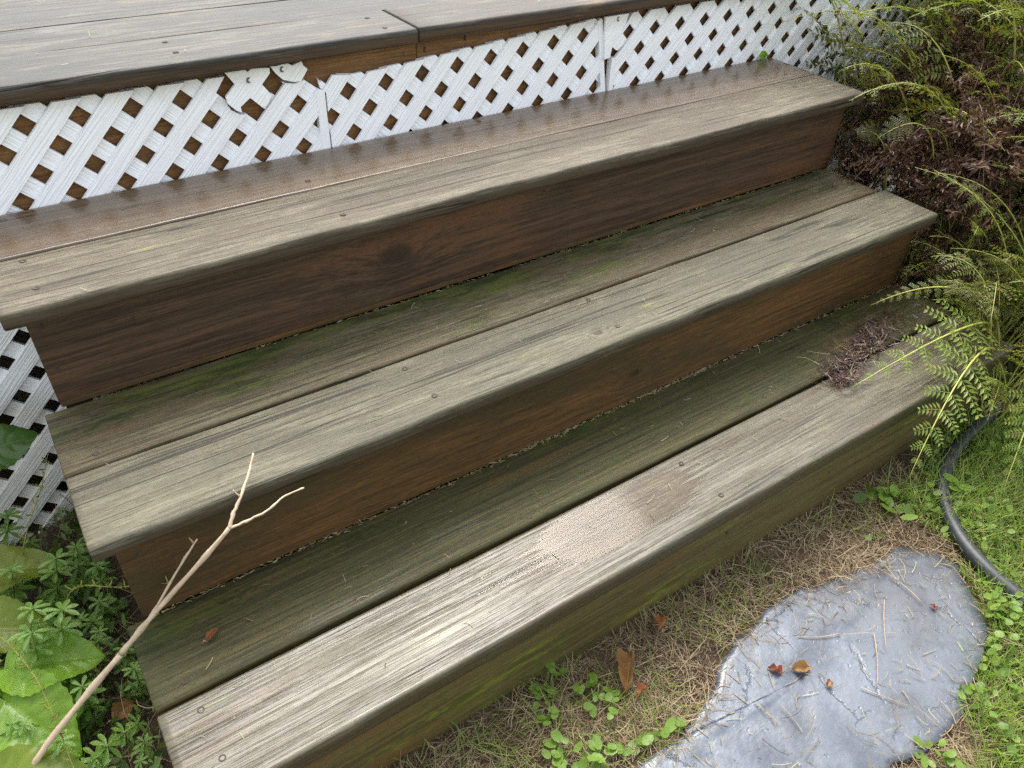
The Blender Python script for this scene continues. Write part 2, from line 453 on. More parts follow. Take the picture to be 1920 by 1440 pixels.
M['fern_dk'] = leafmat('fern_dark', [(0, (.055, .068, .02)), (.5, (.10, .11, .032)), (.8, (.16, .145, .05)), (.9, (.12, .065, .04)), (1, (.06, .032, .025))], .45, .35)
M['dead'] = leafmat('withered_fern', [(0, (.042, .021, .017)), (.5, (.108, .053, .034)), (.85, (.19, .098, .055)), (1, (.36, .23, .12))], .45, .18)
M['stalk'] = simple('yellow_green_stalk', (.34, .34, .07), .4, sc=25, var=.4)
M['stalk_d'] = simple('brown_stalk', (.10, .055, .028), .5, sc=25, var=.4)
M['hose'] = simple('black_rubber', (.017, .019, .022), .5, 0, .35, 45, .25)
M['twig'] = simple('dry_twig_bark', (.34, .24, .145), .6, 0, .4, 40, .5)
M['twig_p'] = simple('bleached_twig_bark', (.44, .335, .22), .6, 0, .45, 70, .4)
M['deadleaf'] = leafmat('dead_leaf', [(0, (.22, .11, .04)), (1, (.30, .16, .06))], .5, .25, spot=(.05, .025, .012), per='obj')
M['redleaf'] = leafmat('red_dead_leaf', [(0, (.20, .05, .02)), (1, (.30, .12, .05))], .5, .25, per='obj')
M['litter'] = leafmat('wood_litter', [(0, (.32, .26, .15)), (.5, (.24, .18, .10)), (.75, (.16, .09, .05)), (.9, (.20, .22, .06)), (1, (.45, .40, .28))], .55, .1)
M['heap'] = leafmat('sodden_fern_bits', [(0, (.022, .010, .010)), (.6, (.060, .026, .020)), (.92, (.10, .045, .03)), (1, (.25, .16, .09))], .45, .08)
M['concrete'] = simple('blocking_wall_concrete', (.30, .29, .27), .9, 0, .2, 12, .4)  # for the unseen wall added behind the deck to block light


def water():
    t = NT('clear_water')
    fr = t.n.new('ShaderNodeFresnel'); fr.inputs['IOR'].default_value = 1.34
    nrm = t.bump(t.noise(t.obj(), 18, 2), .08, .002)
    t.put(fr.inputs['Normal'], nrm)
    tr = t.n.new('ShaderNodeBsdfTransparent'); tr.inputs['Color'].default_value = (.80, .73, .63, 1)
    gl = t.n.new('ShaderNodeBsdfGlossy'); gl.inputs['Roughness'].default_value = .09; t.put(gl.inputs['Normal'], nrm)
    return t.done(t.add_mixshader(fr.outputs[0], tr.outputs[0], gl.outputs[0]))


M['water'] = water()


# ------------------------------------------------------------------ the ground
def ground_z(x, y):
    d = np.clip((-0.10 - x) / 0.16, 0, 1); d = d * d * (3 - 2 * d)
    near = np.clip(1 - (np.abs(x - .5) - 3) / 3, 0, 1) * np.clip(1 - (np.abs(y) - 3) / 3, 0, 1)
    b = .006 * np.sin(x * 9.1 + 1.3 * y) * np.cos(y * 7.3 - x) + .004 * np.sin(x * 23 + y * 17)
    under = np.clip((y - .05) / .3, 0, 1)
    return (-.10 * d - .05 * under * (1 - d)) * near + b * near - .004


def build_ground():
    def axis(lo, hi, c0, c1, fine):
        a = list(np.arange(c0, c1 + 1e-6, fine)); s = fine
        v = c1
        while v < hi: s *= 1.35; v += s; a.append(v)
        v = c0; s = fine
        while v > lo: s *= 1.35; v -= s; a.insert(0, v)
        return np.array(a)
    xs = axis(-90, 90, -1.0, 3.0, .035); ys = axis(-90, 90, -1.0, 1.6, .035)
    X, Y = np.meshgrid(xs, ys); Z = ground_z(X, Y)
    nx, ny = len(xs), len(ys)
    i = (np.arange(ny - 1)[:, None] * nx + np.arange(nx - 1)[None]).ravel()
    F = np.stack([i, i + 1, i + 1 + nx, i + nx], 1)
    return ob('ground', fmesh('ground', np.stack([X, Y, Z], -1), F, M['soil'], True))


tag(build_ground(), 'damp brown soil and thatch around the wooden steps', 'ground', kind='structure')


# ------------------------------------------------------------------ boards
def ridge_fn(seed, amp, mask=None):
    """raised grain: plateaus with narrow grooves, wide at the back edge, fine at the front edge"""
    def f(X, Y, w):
        u = (Y + w / 2) / w                                   # 0 front .. 1 back
        warp = .010 * wave1(X * .55 + 2 * u, seed, 1, 3) + .003 * wave1(X * 2.1 + 5 * u, seed + 1, 1, 3)
        uu = u + warp / w * .5
        ph = 34 * uu - 12 * uu * uu                           # finer near the front
        c = ph - np.floor(ph)
        r = np.random.default_rng(seed + 5).uniform(.25, 1, 200)
        dep = r[np.clip(np.floor(ph).astype(int) + 20, 0, 199)]
        brk = .55 + .45 * wave1(X * 1.7 + np.floor(ph) * 1.93, seed + 9, 1.2, 3)
        h = -amp * dep * np.clip(brk, .1, 1) * np.exp(-((c - .5) / .20) ** 2)
        lev = np.random.default_rng(seed + 6).normal(0, .20, 200)[np.clip(np.floor(ph).astype(int) + 20, 0, 199)]
        h = h + amp * lev * (1 - np.exp(-((c - .5) / .32) ** 2)) + amp * .10 * wave1(Y * 900 + X * 3, seed + 3, .16, 2)
        if mask is not None: h = h * mask(X, u)
        return h
    return f


def board(name, parent, x0, x1, y0, y1, z0, z1, mat, r=.006, seed=0, nx=70, wob=.0010, ridge=None, ny=8, dip=None, rb=None):
    w, t = y1 - y0, z1 - z0
    cx, cy, cz = (x0 + x1) / 2, (y0 + y1) / 2, (z0 + z1) / 2
    sec = []                                                  # cross-section, counter-clockwise seen from +X
    rk = r if rb is None else rb
    def arc(yc, zc, a0, r=r):
        for k in range(5):
            a = a0 + math.pi / 2 * k / 4
            sec.append((yc + r * math.cos(a), zc + r * math.sin(a), 0))
    for yy in np.linspace(w / 2 - rk, -w / 2 + r, ny)[1:-1]: sec.append((yy, t / 2, 1))
    arc(-w / 2 + r, t / 2 - r, math.pi / 2)
    nz = max(2, int(t / .02))
    for zz in np.linspace(t / 2 - r, -t / 2 + r, nz + 1)[1:-1]: sec.append((-w / 2, zz, 0))
    arc(-w / 2 + r, -t / 2 + r, math.pi)
    arc(w / 2 - rk, -t / 2 + rk, 1.5 * math.pi, rk)
    arc(w / 2 - rk, t / 2 - rk, 0, rk)
    S = np.array(sec); m = len(S)
    L = x1 - x0
    xs = np.concatenate([[-L / 2], np.linspace(-L / 2 + .0018, L / 2 - .0018, nx), [L / 2]])
    X = np.repeat(xs[:, None], m, 1); Y = np.repeat(S[None, :, 0], len(xs), 0); Z = np.repeat(S[None, :, 1], len(xs), 0)
    dy = wave1(xs, seed + 11, .9, 5) * wob; dz = wave1(xs, seed + 12, .6, 4) * wob * .6
    edge = wave1(xs * 3.1, seed + 13, 1.1, 5) * .6 * wob        # nibbled front edge
    front = np.clip(-S[:, 0] / (w / 2), 0, 1) ** 6
    Y = Y + dy[:, None] + edge[:, None] * front[None]
    Z = Z + dz[:, None] + (edge * .5)[:, None] * front[None] * np.sign(S[:, 1])[None]
    if ridge is not None:
        top = S[:, 2] > .5
        H = ridge(X[:, top] + cx, S[None, top, 0] + X[:, top] * 0, w)
        fade = np.clip((w / 2 - r - np.abs(S[top, 0])) / .004, 0, 1)
        Z[:, top] += H * fade[None]
        GR = np.zeros_like(Z); GR[:, top] = np.clip(-H * fade[None] / .0008 - .15, 0, 1)
    if dip is not None:
        top = S[:, 1] > t / 2 - r - 1e-6
        Z[:, top] -= dip(X[:, top] + cx, Y[:, top] + cy)
    for e in (0, -1):                                          # tiny chamfer at the sawn ends
        Y[e] *= 1 - .003 / w; Z[e] *= 1 - .003 / t
    V = np.stack([X, Y, Z], -1).reshape(-1, 3)
    n = len(xs)
    i = (np.arange(n - 1)[:, None] * m + np.arange(m)[None]); j = (np.arange(n - 1)[:, None] * m + (np.arange(m)[None] + 1) % m)
    F = np.stack([i, i + m, j + m, j], -1).reshape(-1, 4)
    me = fmesh(name, V, [F, np.arange(m)[None], ((n - 1) * m + np.arange(m)[::-1])[None]], mat, True)
    if ridge is not None:
        at = me.attributes.new('groove', 'FLOAT', 'POINT'); at.data.foreach_set('value', GR.astype(np.float32).ravel())
    return ob(name, me, parent, (cx, cy, cz))


def screw_mesh(mat):
    b = Buf(); n = 10; rr = [.0013, .0035, .0042, .0046, .0049]; zz = [-.0006, .0004, .0006, .0004, -.001]
    v = []; q = []
    for r_, z_ in zip(rr, zz):
        for k in range(n): a = 2 * math.pi * k / n; v.append((r_ * math.cos(a), r_ * math.sin(a), z_))
    for i in range(len(rr) - 1):
        for k in range(n): q.append((i * n + k, (i + 1) * n + k, (i + 1) * n + (k + 1) % n, i * n + (k + 1) % n))
    b.add(v, q)
    b.add([(0, 0, -.0010)] + [(.0012 * math.cos(2 * math.pi * k / n), .0012 * math.sin(2 * math.pi * k / n), -.0006) for k in range(n)], [], [(0, 1 + k, 1 + (k + 1) % n) for k in range(n)])
    return b.mesh('screw', mat)


SCREW, RUST = screw_mesh(M['screw']), screw_mesh(M['rust'])


def screw(parent, world, front=False, me=None):
    w = Vector(world) - parent.location
    if parent.parent: w = Vector(world) - (parent.parent.location + parent.location)
    return ob('screw', me or RUST, parent, w, (R(90), 0, random.random()) if front else (0, 0, random.random()))


steps = tag(empty('wooden_steps', (.76, .40, 0)), 'flight of three weathered damp wooden steps leading up to the deck', 'steps')
O = Vector((.76, .40, 0))


def sboard(name, x0, x1, y0, y1, z0, z1, mat, **k):
    return board(name, steps, x0 - O.x, x1 - O.x, y0 - O.y, y1 - O.y, z0, z1, M[mat], **k)


Z1, Z2, Z3 = .1773, .3594, .5416


def shift(f):
    return None if f is None else (lambda X, Y, w: f(X + O.x, Y, w))


rf = ridge_fn(21, .0011)
rb = ridge_fn(31, .0010, lambda X, u: np.clip((.42 - u) / .18, 0, 1))
def puddle_dip(X, Y):
    X = X + O.x; Y = Y + O.y
    g = np.exp(-(((X - .605) / .125) ** 2) ** 1.3 - (((Y - .088) / .034) ** 2) ** 1.3)
    st = wave1(X * 1.3 + Y * 31, 77, 1.6, 4) * .45 + wave1(Y * 95 + 1.5 * np.sin(X * 5), 78, 1.0, 3) * .5 + wave1(X * 7 + Y * 200, 79, 1.1, 3) * .25
    return .0032 * np.clip(g * (1 + st * .6), 0, 1.2)


t1f = sboard('tread_board', -.098, 1.605, 0, .140, Z1 - .038, Z1, 't1f', r=.0055, seed=1, nx=190, ridge=shift(rf), ny=200, dip=puddle_dip)
t1f['label'] = 'wet front board of the lowest step with raised shining grain'
t1b = sboard('tread_board', -.0975, 1.610, .1475, .2875, Z1 - .038, Z1 + .0006, 't1b', r=.0075, rb=.0018, seed=2, nx=150, ridge=shift(rb), ny=160)
t1b['label'] = 'dark mossy back board of the lowest step'
t2f = sboard('tread_board', -.098, 1.622, .2646, .4052, Z2 - .026, Z2, 't2f', r=.0058, seed=3, nx=220, ny=14, wob=.0022)
t2f['label'] = 'pale grey front board of the middle step'
t2b = sboard('tread_board', -.0983, 1.600, .4086, .5495, Z2 - .026, Z2 + .001, 't2b', r=.0055, rb=.0018, seed=4, nx=110, ny=14, wob=.0014)
t3f = sboard('tread_board', -.0985, 1.628, .5263, .6684, Z3 - .026, Z3, 't3f', r=.0052, rb=.003, seed=5, nx=220, ny=14, wob=.0024)
t3b = sboard('tread_board', -.13, 1.629, .6696, .8105, Z3 - .026, Z3 + .0008, 't3b', r=.0035, rb=.002, seed=6, nx=110, ny=14, wob=.0008)
t3b['label'] = 'wet brown back board of the top step beside the lattice'
r1 = sboard('riser_board', -.080, 1.590, .007, .027, -.05, Z1 - .0383, 'r1', r=.002, seed=7)
r2 = sboard('riser_board', -.0750, 1.596, .288, .308, Z1 + .0012, Z2 - .0263, 'r2', r=.002, seed=8)
r3 = sboard('riser_board', -.0755, 1.604, .550, .570, Z2 + .0125, Z3 - .0263, 'r3', r=.0025, seed=9)
fs = sboard('filler_strip', -.0745, 1.602, .552, .569, Z2 + .0012, Z2 + .0120, 'r2', r=.002, seed=19)


def stringer(x):
    pts = [(.030, -.05), (.030, Z1 - .0385), (.31, Z1 - .0385), (.31, Z2 - .0265), (.572, Z2 - .0265), (.572, Z3 - .0265), (.806, Z3 - .0265), (.806, .20), (.40, -.05)]
    n = len(pts); V = [(x, y - O.y, z) for y, z in pts] + [(x + .036, y - O.y, z) for y, z in pts]
    me = bpy.data.meshes.new('stringer')
    me.from_pydata(V, [], [tuple(range(n)), tuple(reversed(range(n, 2 * n)))] + [(i, i + n, (i + 1) % n + n, (i + 1) % n) for i in range(n)])
    bm = bmesh.new(); bm.from_mesh(me); bmesh.ops.recalc_face_normals(bm, faces=bm.faces); bm.to_mesh(me); bm.free()
    me.materials.append(M['stringer'])
    return ob('stringer', me, steps)


for xx in (-.070, .74, 1.55): stringer(xx - O.x)

for x, y in [(-.055, .167), (.472, .158), (1.02, .165)]: screw(t1b, (x, y, Z1 + .0008))
for x, y in [(-.05, .118), (-.047, .046), (.76, .118), (.765, .03), (1.38, .11)]: screw(t1f, (x, y, Z1 + .0003))
for x, y in [(-.051, .388), (-.042, .316), (.389, .302), (.382, .382), (.75, .39), (.742, .30), (1.346, .373), (1.56, .30)]: screw(t2f, (x, y, Z2 + .0002))
for x, y in [(-.055, .431), (-.05, .52), (.77, .43), (1.56, .44)]: screw(t2b, (x, y, Z2 + .0012))
for x, y in [(-.052, .653), (-.048, .571), (.763, .651), (.381, .564), (1.509, .63), (1.597, .588)]: screw(t3f, (x, y, Z3 + .0002))
for x, y in [(-.057, .791), (.38, .70), (.77, .79), (1.56, .70)]: screw(t3b, (x, y, Z3 + .001))
for x, z in [(-.057, .498), (-.058, .429), (.052, .474), (.758, .496), (1.50, .44)]: screw(r3, (x, .5498, z), True)
for x, z in [(-.05, .30), (.80, .25), (1.5, .29)]: screw(r2, (x, .2878, z), True)
for x, z in [(-.05, .09), (.78, .10)]: screw(r1, (x, .0068, z), True)

# ------------------------------------------------------------------ deck
DZ = .725
deck = tag(empty('wooden_deck', (1.2, .82, 0)), 'raised grey weathered wooden deck above the white lattice', 'deck')
DO = Vector((1.2, .82, 0))


def dboard(name, x0, x1, y0, y1, z0, z1, mat, **k):
    return board(name, deck, x0 - DO.x, x1 - DO.x, y0 - DO.y, y1 - DO.y, z0, z1, M[mat], **k)


d1 = dboard('deck_board', -3.0, .6490, .7985, .9385, DZ - .026, DZ, 'deck', r=.006, rb=.0014, seed=40, nx=90, wob=.0014)
d2 = dboard('deck_board', .6525, 6.0, .7995, .9390, DZ - .025, DZ + .001, 'deck2', r=.006, rb=.0014, seed=41, nx=110, wob=.0014)
yy = .9398
for k in range(19):
    if k % 2: dboard('deck_board', -3.0, 6.0, yy, yy + .139, DZ - .025, DZ + random.uniform(-.0012, .0012), 'deck' if k % 3 else 'deck2', r=.0014, seed=50 + k, nx=60)
    else:
        xj = random.uniform(1.4, 2.6)
        dboard('deck_board', -3.0, xj, yy, yy + .139, DZ - .025, DZ + random.uniform(-.0012, .0012), 'deck', r=.0014, seed=50 + k, nx=60)
        dboard('deck_board', xj + .003, 6.0, yy, yy + .139, DZ - .025, DZ + random.uniform(-.0012, .0012), 'deck2', r=.0014, seed=90 + k, nx=60)
    yy += .1398
f1 = dboard('fascia_board', -2.98, .6598, .830, .866, .512, DZ - .0265, 'fascia', r=.002, seed=71)
f2 = dboard('fascia_board', .6618, 5.98, .831, .867, .512, DZ - .0265, 'fascia', r=.002, seed=72)
for x in (-1.1, -.2, .66, 1.5, 2.4, 3.2):
    dboard('post', x - .045, x + .045, .868, .958, -.2, DZ - .0266, 'stringer', r=.004, seed=80, nx=3)
for x, y in [(.246, .964), (.25, .849), (.25, .91), (.70, .90), (.70, .83), (.60, .90), (.60, .83), (1.3, .9)]: screw(d1 if x < .65 else d2, (x, y, DZ + .0005)) if y < .94 else None
for x, z in [(.679, .678), (.765, .688)]: screw(f2, (x, .8308, z), True)
screw(f1, (.637, .676), True) if False else screw(f1, (.637, .8298, .676), True)
fw = tag(board('light_blocking_wall', None, -3.0, 6.0, 3.66, 3.9, -.3, DZ - .03, M['concrete'], r=.01, nx=20), 'unseen grey concrete wall added to keep light out from under the deck', 'wall', kind='structure')  # unseen wall, added to stop daylight reaching under the deck from behind

# ------------------------------------------------------------------ lattice panels
PITCH, SW, TH = .07445 / math.sqrt(2), .0283, .0062


def clip(strip, outline):
    """triangles of a strip inside an outline (both 2-D polygons)"""
    vs = [Vector(p) for p in strip] + [Vector(p) for p in outline]
    n, m = len(strip), len(outline)
    r = geometry.delaunay_2d_cdt(vs, [], [list(range(n)), list(range(n, n + m))], 0, 1e-6)
    V, F, OF = r[0], r[2], r[5]
    keep = [f for f, o in zip(F, OF) if 0 in o and 1 in o]
    return V, keep


def plate(V, F, y0, y1):
    """extrude 2-D triangles (x,z) between y0 (front) and y1 (back)"""
    used = sorted({i for f in F for i in f}); idx = {v: k for k, v in enumerate(used)}; n = len(used)
    vv = [(V[i].x, y0, V[i].y) for i in used] + [(V[i].x, y1, V[i].y) for i in used]
    ff = []; edges = {}
    for f in F:
        a = [idx[i] for i in f]
        ar = sum(V[f[i]].x * V[f[(i + 1) % len(f)]].y - V[f[(i + 1) % len(f)]].x * V[f[i]].y for i in range(len(f)))
        if ar < 0: a.reverse()
        ff.append(tuple(a)); ff.append(tuple(n + i for i in reversed(a)))
        for i in range(len(a)):
            e = (a[i], a[(i + 1) % len(a)]); edges[e] = edges.get(e, 0) + 1
    for (a, b) in list(edges):
        if (b, a) not in edges: ff.append((a, n + a, n + b, b))
    return vv, ff


def slat_object(parent, name, poly, y0, y1, ang, outline=None):
    """one slat: its mesh is stored in its own frame, X along the slat, so the embossed grain follows it"""
    if outline is not None: V, F = clip(poly, outline)
    else: V, F = [Vector(p) for p in poly], [list(t) for t in geometry.tessellate_polygon([[Vector((p[0], p[1], 0)) for p in poly]])]
    if not F: return None
    vv, ff = plate(V, F, y0, y1)
    c = np.mean([(v[0], v[2]) for v in vv], axis=0)
    ca, sa = math.cos(-ang), math.sin(-ang)
    loc = []
    for x, y, z in vv:
        dx, dz = x - c[0], z - c[1]
        loc.append((dx * ca - dz * sa, y - y0, dx * sa + dz * ca))
    me = bpy.data.meshes.new(name); me.from_pydata(loc, [], ff); me.materials.append(M['white']); me.update()
    return ob(name, me, parent, (c[0] - parent.location.x, y0 - parent.location.y, c[1] - parent.location.z), (0, -ang, 0))


def lattice(label, hole, outline, yf, tilt=0.0, trims=()):
    xs = [p[0] for p in outline]; zs = [p[1] for p in outline]
    root = tag(empty('garden_lattice', ((min(xs) + max(xs)) / 2, yf, min(zs))), label, 'lattice', 'white lattice panels under the deck')
    cx, cz = (min(xs) + max(xs)) / 2, (min(zs) + max(zs)) / 2
    big = math.hypot(max(xs) - min(xs), max(zs) - min(zs))
    for layer, base in ((0, R(45)), (1, R(-45))):
        a = base + tilt
        d = np.array([math.cos(a), math.sin(a)]); nrm = np.array([-d[1], d[0]])
        h = np.array(hole) @ nrm + PITCH / 2                   # slats run half a pitch away from a hole
        c = np.array([cx, cz]) @ nrm
        k0 = math.floor((c - big / 2 - h) / PITCH) - 1; k1 = math.ceil((c + big / 2 - h) / PITCH) + 1
        mid = np.array([cx, cz]) @ d
        for k in range(k0, k1 + 1):
            o = h + k * PITCH
            P = [d * (mid - big) + nrm * (o - SW / 2), d * (mid + big) + nrm * (o - SW / 2), d * (mid + big) + nrm * (o + SW / 2), d * (mid - big) + nrm * (o + SW / 2)]
            y0 = yf if layer == 0 else yf + TH + .0003
            slat_object(root, 'slat', [tuple(p) for p in P], y0, y0 + TH, a, outline)
    for tr in trims:
        slat_object(root, 'edge_strip', tr, yf - .0008, yf + TH * 2 + .0008, R(90) + tilt)
    return root


YF = .8125
out1 = [(-2.9, -.10), (.4705, -.10), (.4705, .6415), (.459, .647), (.436, .666), (.42, .662), (.395, .667), (.377, .648), (.36, .633), (.342, .615), (.333, .625),
        (.32, .627), (.307, .637), (.303, .652), (.289, .667), (.307, .690), (-.007, .691), (-2.9, .692)]
lattice('white lattice panel left of the broken seam, running down to the weeds', (.087, .6635), out1, YF,
        trims=[[(.4545, -.10), (.4700, -.10), (.4700, .640), (.462, .646), (.4545, .640)]])
tl = R(3.4)
out2 = [(.4735, -.10), (1.112, -.10), (1.110, .53), (1.078, .692), (.955, .6855), (.90, .682), (.80, .6755), (.70, .6695), (.60, .663), (.53, .6595), (.487, .6655), (.475, .664), (.467, .655), (.463, .663), (.466, .645), (.4735, .638)]
lattice('white lattice panel in the middle, sagging at its broken corner', (.589, .638), out2, YF + .0006, tl,
        trims=[[(1.099, -.10), (1.1115, -.10), (1.1095, .53), (1.079, .690), (1.068, .688), (1.097, .53)]])
out3 = [(1.1155, -.10), (3.6, -.10), (3.6, .694), (1.16, .694), (1.15, .679), (1.131, .659), (1.146, .645), (1.138, .628), (1.122, .619), (1.1155, .611)]
lattice('white lattice panel behind the ferns at the far end of the deck', (1.232, .658), out3, YF,
        trims=[[(1.1157, -.10), (1.128, -.10), (1.128, .608), (1.1157, .609)]])


def fragment(label, outline, y, screws):
    cx = sum(p[0] for p in outline) / len(outline); cz = sum(p[1] for p in outline) / len(outline)
    root = tag(empty('lattice_fragment', (cx, y, cz)), label, 'lattice piece', 'broken lattice pieces screwed under the deck')
    # two crossed layers of slats cut to the broken outline
    slat_object(root, 'broken_slat', outline, y, y + TH, R(45))
    for x, z in screws: ob('screw', SCREW, root, (x - cx, -.0004, z - cz), (R(90), 0, .4))
    return root


fragment('cross-shaped broken white lattice scrap with a screw, under the deck edge',
         [(.306, .699), (.339, .699), (.343, .693), (.35, .698), (.379, .695), (.379, .687), (.363, .671), (.376, .652), (.366, .636), (.358, .634), (.34, .653), (.322, .641), (.323, .632), (.315, .636), (.303, .649), (.302, .66), (.32, .677)],
         .8065, [(.343, .681)])
fragment('small pale torn lattice scrap screwed next to the cross-shaped one',
         [(.381, .697), (.39, .696), (.409, .6985), (.418, .693), (.434, .698), (.436, .691), (.443, .684), (.435, .674), (.429, .667), (.417, .667), (.399, .673), (.388, .685)], .8060, [(.4, .690)])
fragment('narrow white lattice scrap with curved break at the second seam',
         [(1.0815, .695), (1.104, .695), (1.144, .6955), (1.138, .676), (1.126, .662), (1.143, .646), (1.138, .634), (1.122, .625), (1.108, .634), (1.105, .613), (1.090, .611), (1.085, .658)], .8062, [(1.117, .688)])

# ------------------------------------------------------------------ slate stepping stone
SL = [(.872, -.1), (.931, -.121), (.983, -.126), (1.025, -.14), (1.103, -.14), (1.151, -.185), (1.157, -.223), (1.119, -.277), (1.079, -.328), (1.02, -.352), (.955, -.372), (.90, -.392), (.845, -.398), (.79, -.392), (.735, -.378),
      (.69, -.41), (.62, -.46), (.44, -.40), (.354, -.221), (.424, -.183), (.464, -.178), (.498, -.186), (.548, -.172), (.598, -.158), (.648, -.132), (.700, -.113), (.752, -.110), (.800, -.098)]


def in_poly(x, y, P):
    c = False; j = len(P) - 1
    for i in range(len(P)):
        if (P[i][1] > y) != (P[j][1] > y) and x < (P[j][0] - P[i][0]) * (y - P[i][1]) / (P[j][1] - P[i][1]) + P[i][0]: c = not c
        j = i
    return c


SS = SL


def build_slate():
    pts = []
    for i in range(len(SS)):
        a, b = Vector(SS[i]), Vector(SS[(i + 1) % len(SS)])
        n = max(2, int((b - a).length / .012))
        nr = Vector((b.y - a.y, a.x - b.x)).normalized()
        for k in range(n):
            p = a.lerp(b, k / n) + nr * random.uniform(-.0030, .0030); pts.append(p)
    cx, cy = .75, -.22
    m = len(pts); V, Q, T = [], [], []
    rings = [(1.0, -.04), (1.0, .004), (.995, .0095), (.985, .012)] + [(f, .0125) for f in np.linspace(.93, .07, 14)]
    for f, z in rings:
        for p in pts:
            x, y = cx + (p.x - cx) * f, cy + (p.y - cy) * f
            lift = .0006 * math.sin(x * 31 + y * 17) * math.sin(y * 43 - x * 13) + .0003 * math.sin(x * 90) * math.sin(y * 110) if f < .98 else 0
            # a shallow flaked step runs across the stone
            s = (y + .19) - .10 * (x - .85) - .012 * math.sin(x * 26)
            lift += .0016 / (1 + math.exp(-s / .0016)) if f < .98 else 0
            V.append((x - cx, y - cy, z + lift))
    for r_ in range(len(rings) - 1):
        for k in range(m): Q.append((r_ * m + k, r_ * m + (k + 1) % m, (r_ + 1) * m + (k + 1) % m, (r_ + 1) * m + k))
    V.append((0, 0, .0135)); c = len(V) - 1
    for k in range(m): T.append(((len(rings) - 1) * m + k, (len(rings) - 1) * m + (k + 1) % m, c))
    a = np.array(V); area = sum(pts[i].x * pts[(i + 1) % m].y - pts[(i + 1) % m].x * pts[i].y for i in range(m))
    Q, T = np.array(Q), np.array(T)
    if area < 0: Q = Q[:, ::-1]; T = T[:, ::-1]
    return ob('stepping_stone', fmesh('stepping_stone', V, [Q, T], M['slate'], True), None, (cx, cy, -.0075))


tag(build_slate(), 'flat blue-grey slate stepping stone in the ground before the steps', 'stone')

# ------------------------------------------------------------------ hose
b = Buf()
hp = [(2.15, -.06, .02), (1.80, -.015, .02), (1.56, -.03, .018), (1.408, -.053, .019), (1.309, -.09, .018), (1.248, -.134, .018), (1.199, -.195, .019), (1.172, -.263, .02), (1.163, -.335, .02), (1.156, -.428, .02), (1.172, -.56, .02), (1.3, -.8, .02)]
P = catmull(hp, 10)
b.tube(P, [.0138] * len(P), 16)
hose = tag(ob('hose', b.mesh('hose', M['hose'])), 'thick black rubber hose curving through the grass beside the slate', 'hose')
b = Buf()
rib = [p + Vector((0, 0, .0)) for p in P]
for s in (-.4,):
    Q = []
    for i, p in enumerate(P):
        d = (P[min(i + 1, len(P) - 1)] - P[max(i - 1, 0)]).normalized(); sd_ = d.cross(Vector((0, 0, 1))).normalized()
        Q.append(p + Vector((0, 0, .0135)) + sd_ * .006 * s)
    b.tube(Q, .0007, 5)
ob('moulded_rib', b.mesh('moulded_rib', M['hose']), hose)

# ------------------------------------------------------------------ dead branch leaning on the steps
br = tag(empty('dry_branch', (-.30, .245, -.1)), 'long dry tan forked twig leaning across the step corner', 'twig')
BO = Vector((-.30, .245, -.1))


def branch(name, P, r0, r1, mat):
    P = catmull(P, 5); n = len(P)
    P = [p - BO + Vector((random.uniform(-1, 1), random.uniform(-1, 1), random.uniform(-1, 1))) * .0005 for p in P]
    b = Buf(); b.tube(P, [(r0 + (r1 - r0) * i / (n - 1)) * (1.32 if i % 7 == 5 else 1.0 + .10 * math.sin(i * 1.7)) for i in range(n)], 8)
    return ob(name, b.mesh(name, mat), br)


branch('lower_stem', [(-.33, .235, -.06), (-.26, .24, .05), (-.19, .246, .115), (-.114, .247, .18)], .0050, .0041, M['twig_p'])
branch('upper_stem', [(-.112, .247, .182), (-.08, .245, .213), (-.01, .236, .281), (.054, .227, .345)], .0038, .0028, M['twig_p'])
branch('tip', [(.054, .227, .345), (.064, .236, .356), (.078, .247, .366), (.100, .272, .378), (.115, .293, .388)], .0027, .0012, M['twig_p'])
branch('side_twig', [(.054, .227, .345), (.075, .223, .349), (.101, .223, .352), (.128, .230, .357), (.154, .228, .360)], .0018, .0010, M['twig_p'])
branch('side_twig', [(-.082, .243, .212), (-.058, .246, .235), (-.02, .257, .273), (.018, .264, .31)], .0024, .0013, M['twig_p'])
branch('bud', [(.012, .264, .306), (.010, .262, .314), (.009, .26, .321)], .0014, .0006, M['twig'])
branch('bud', [(.080, .249, .367), (.073, .252, .379)], .0014, .0006, M['twig_p'])


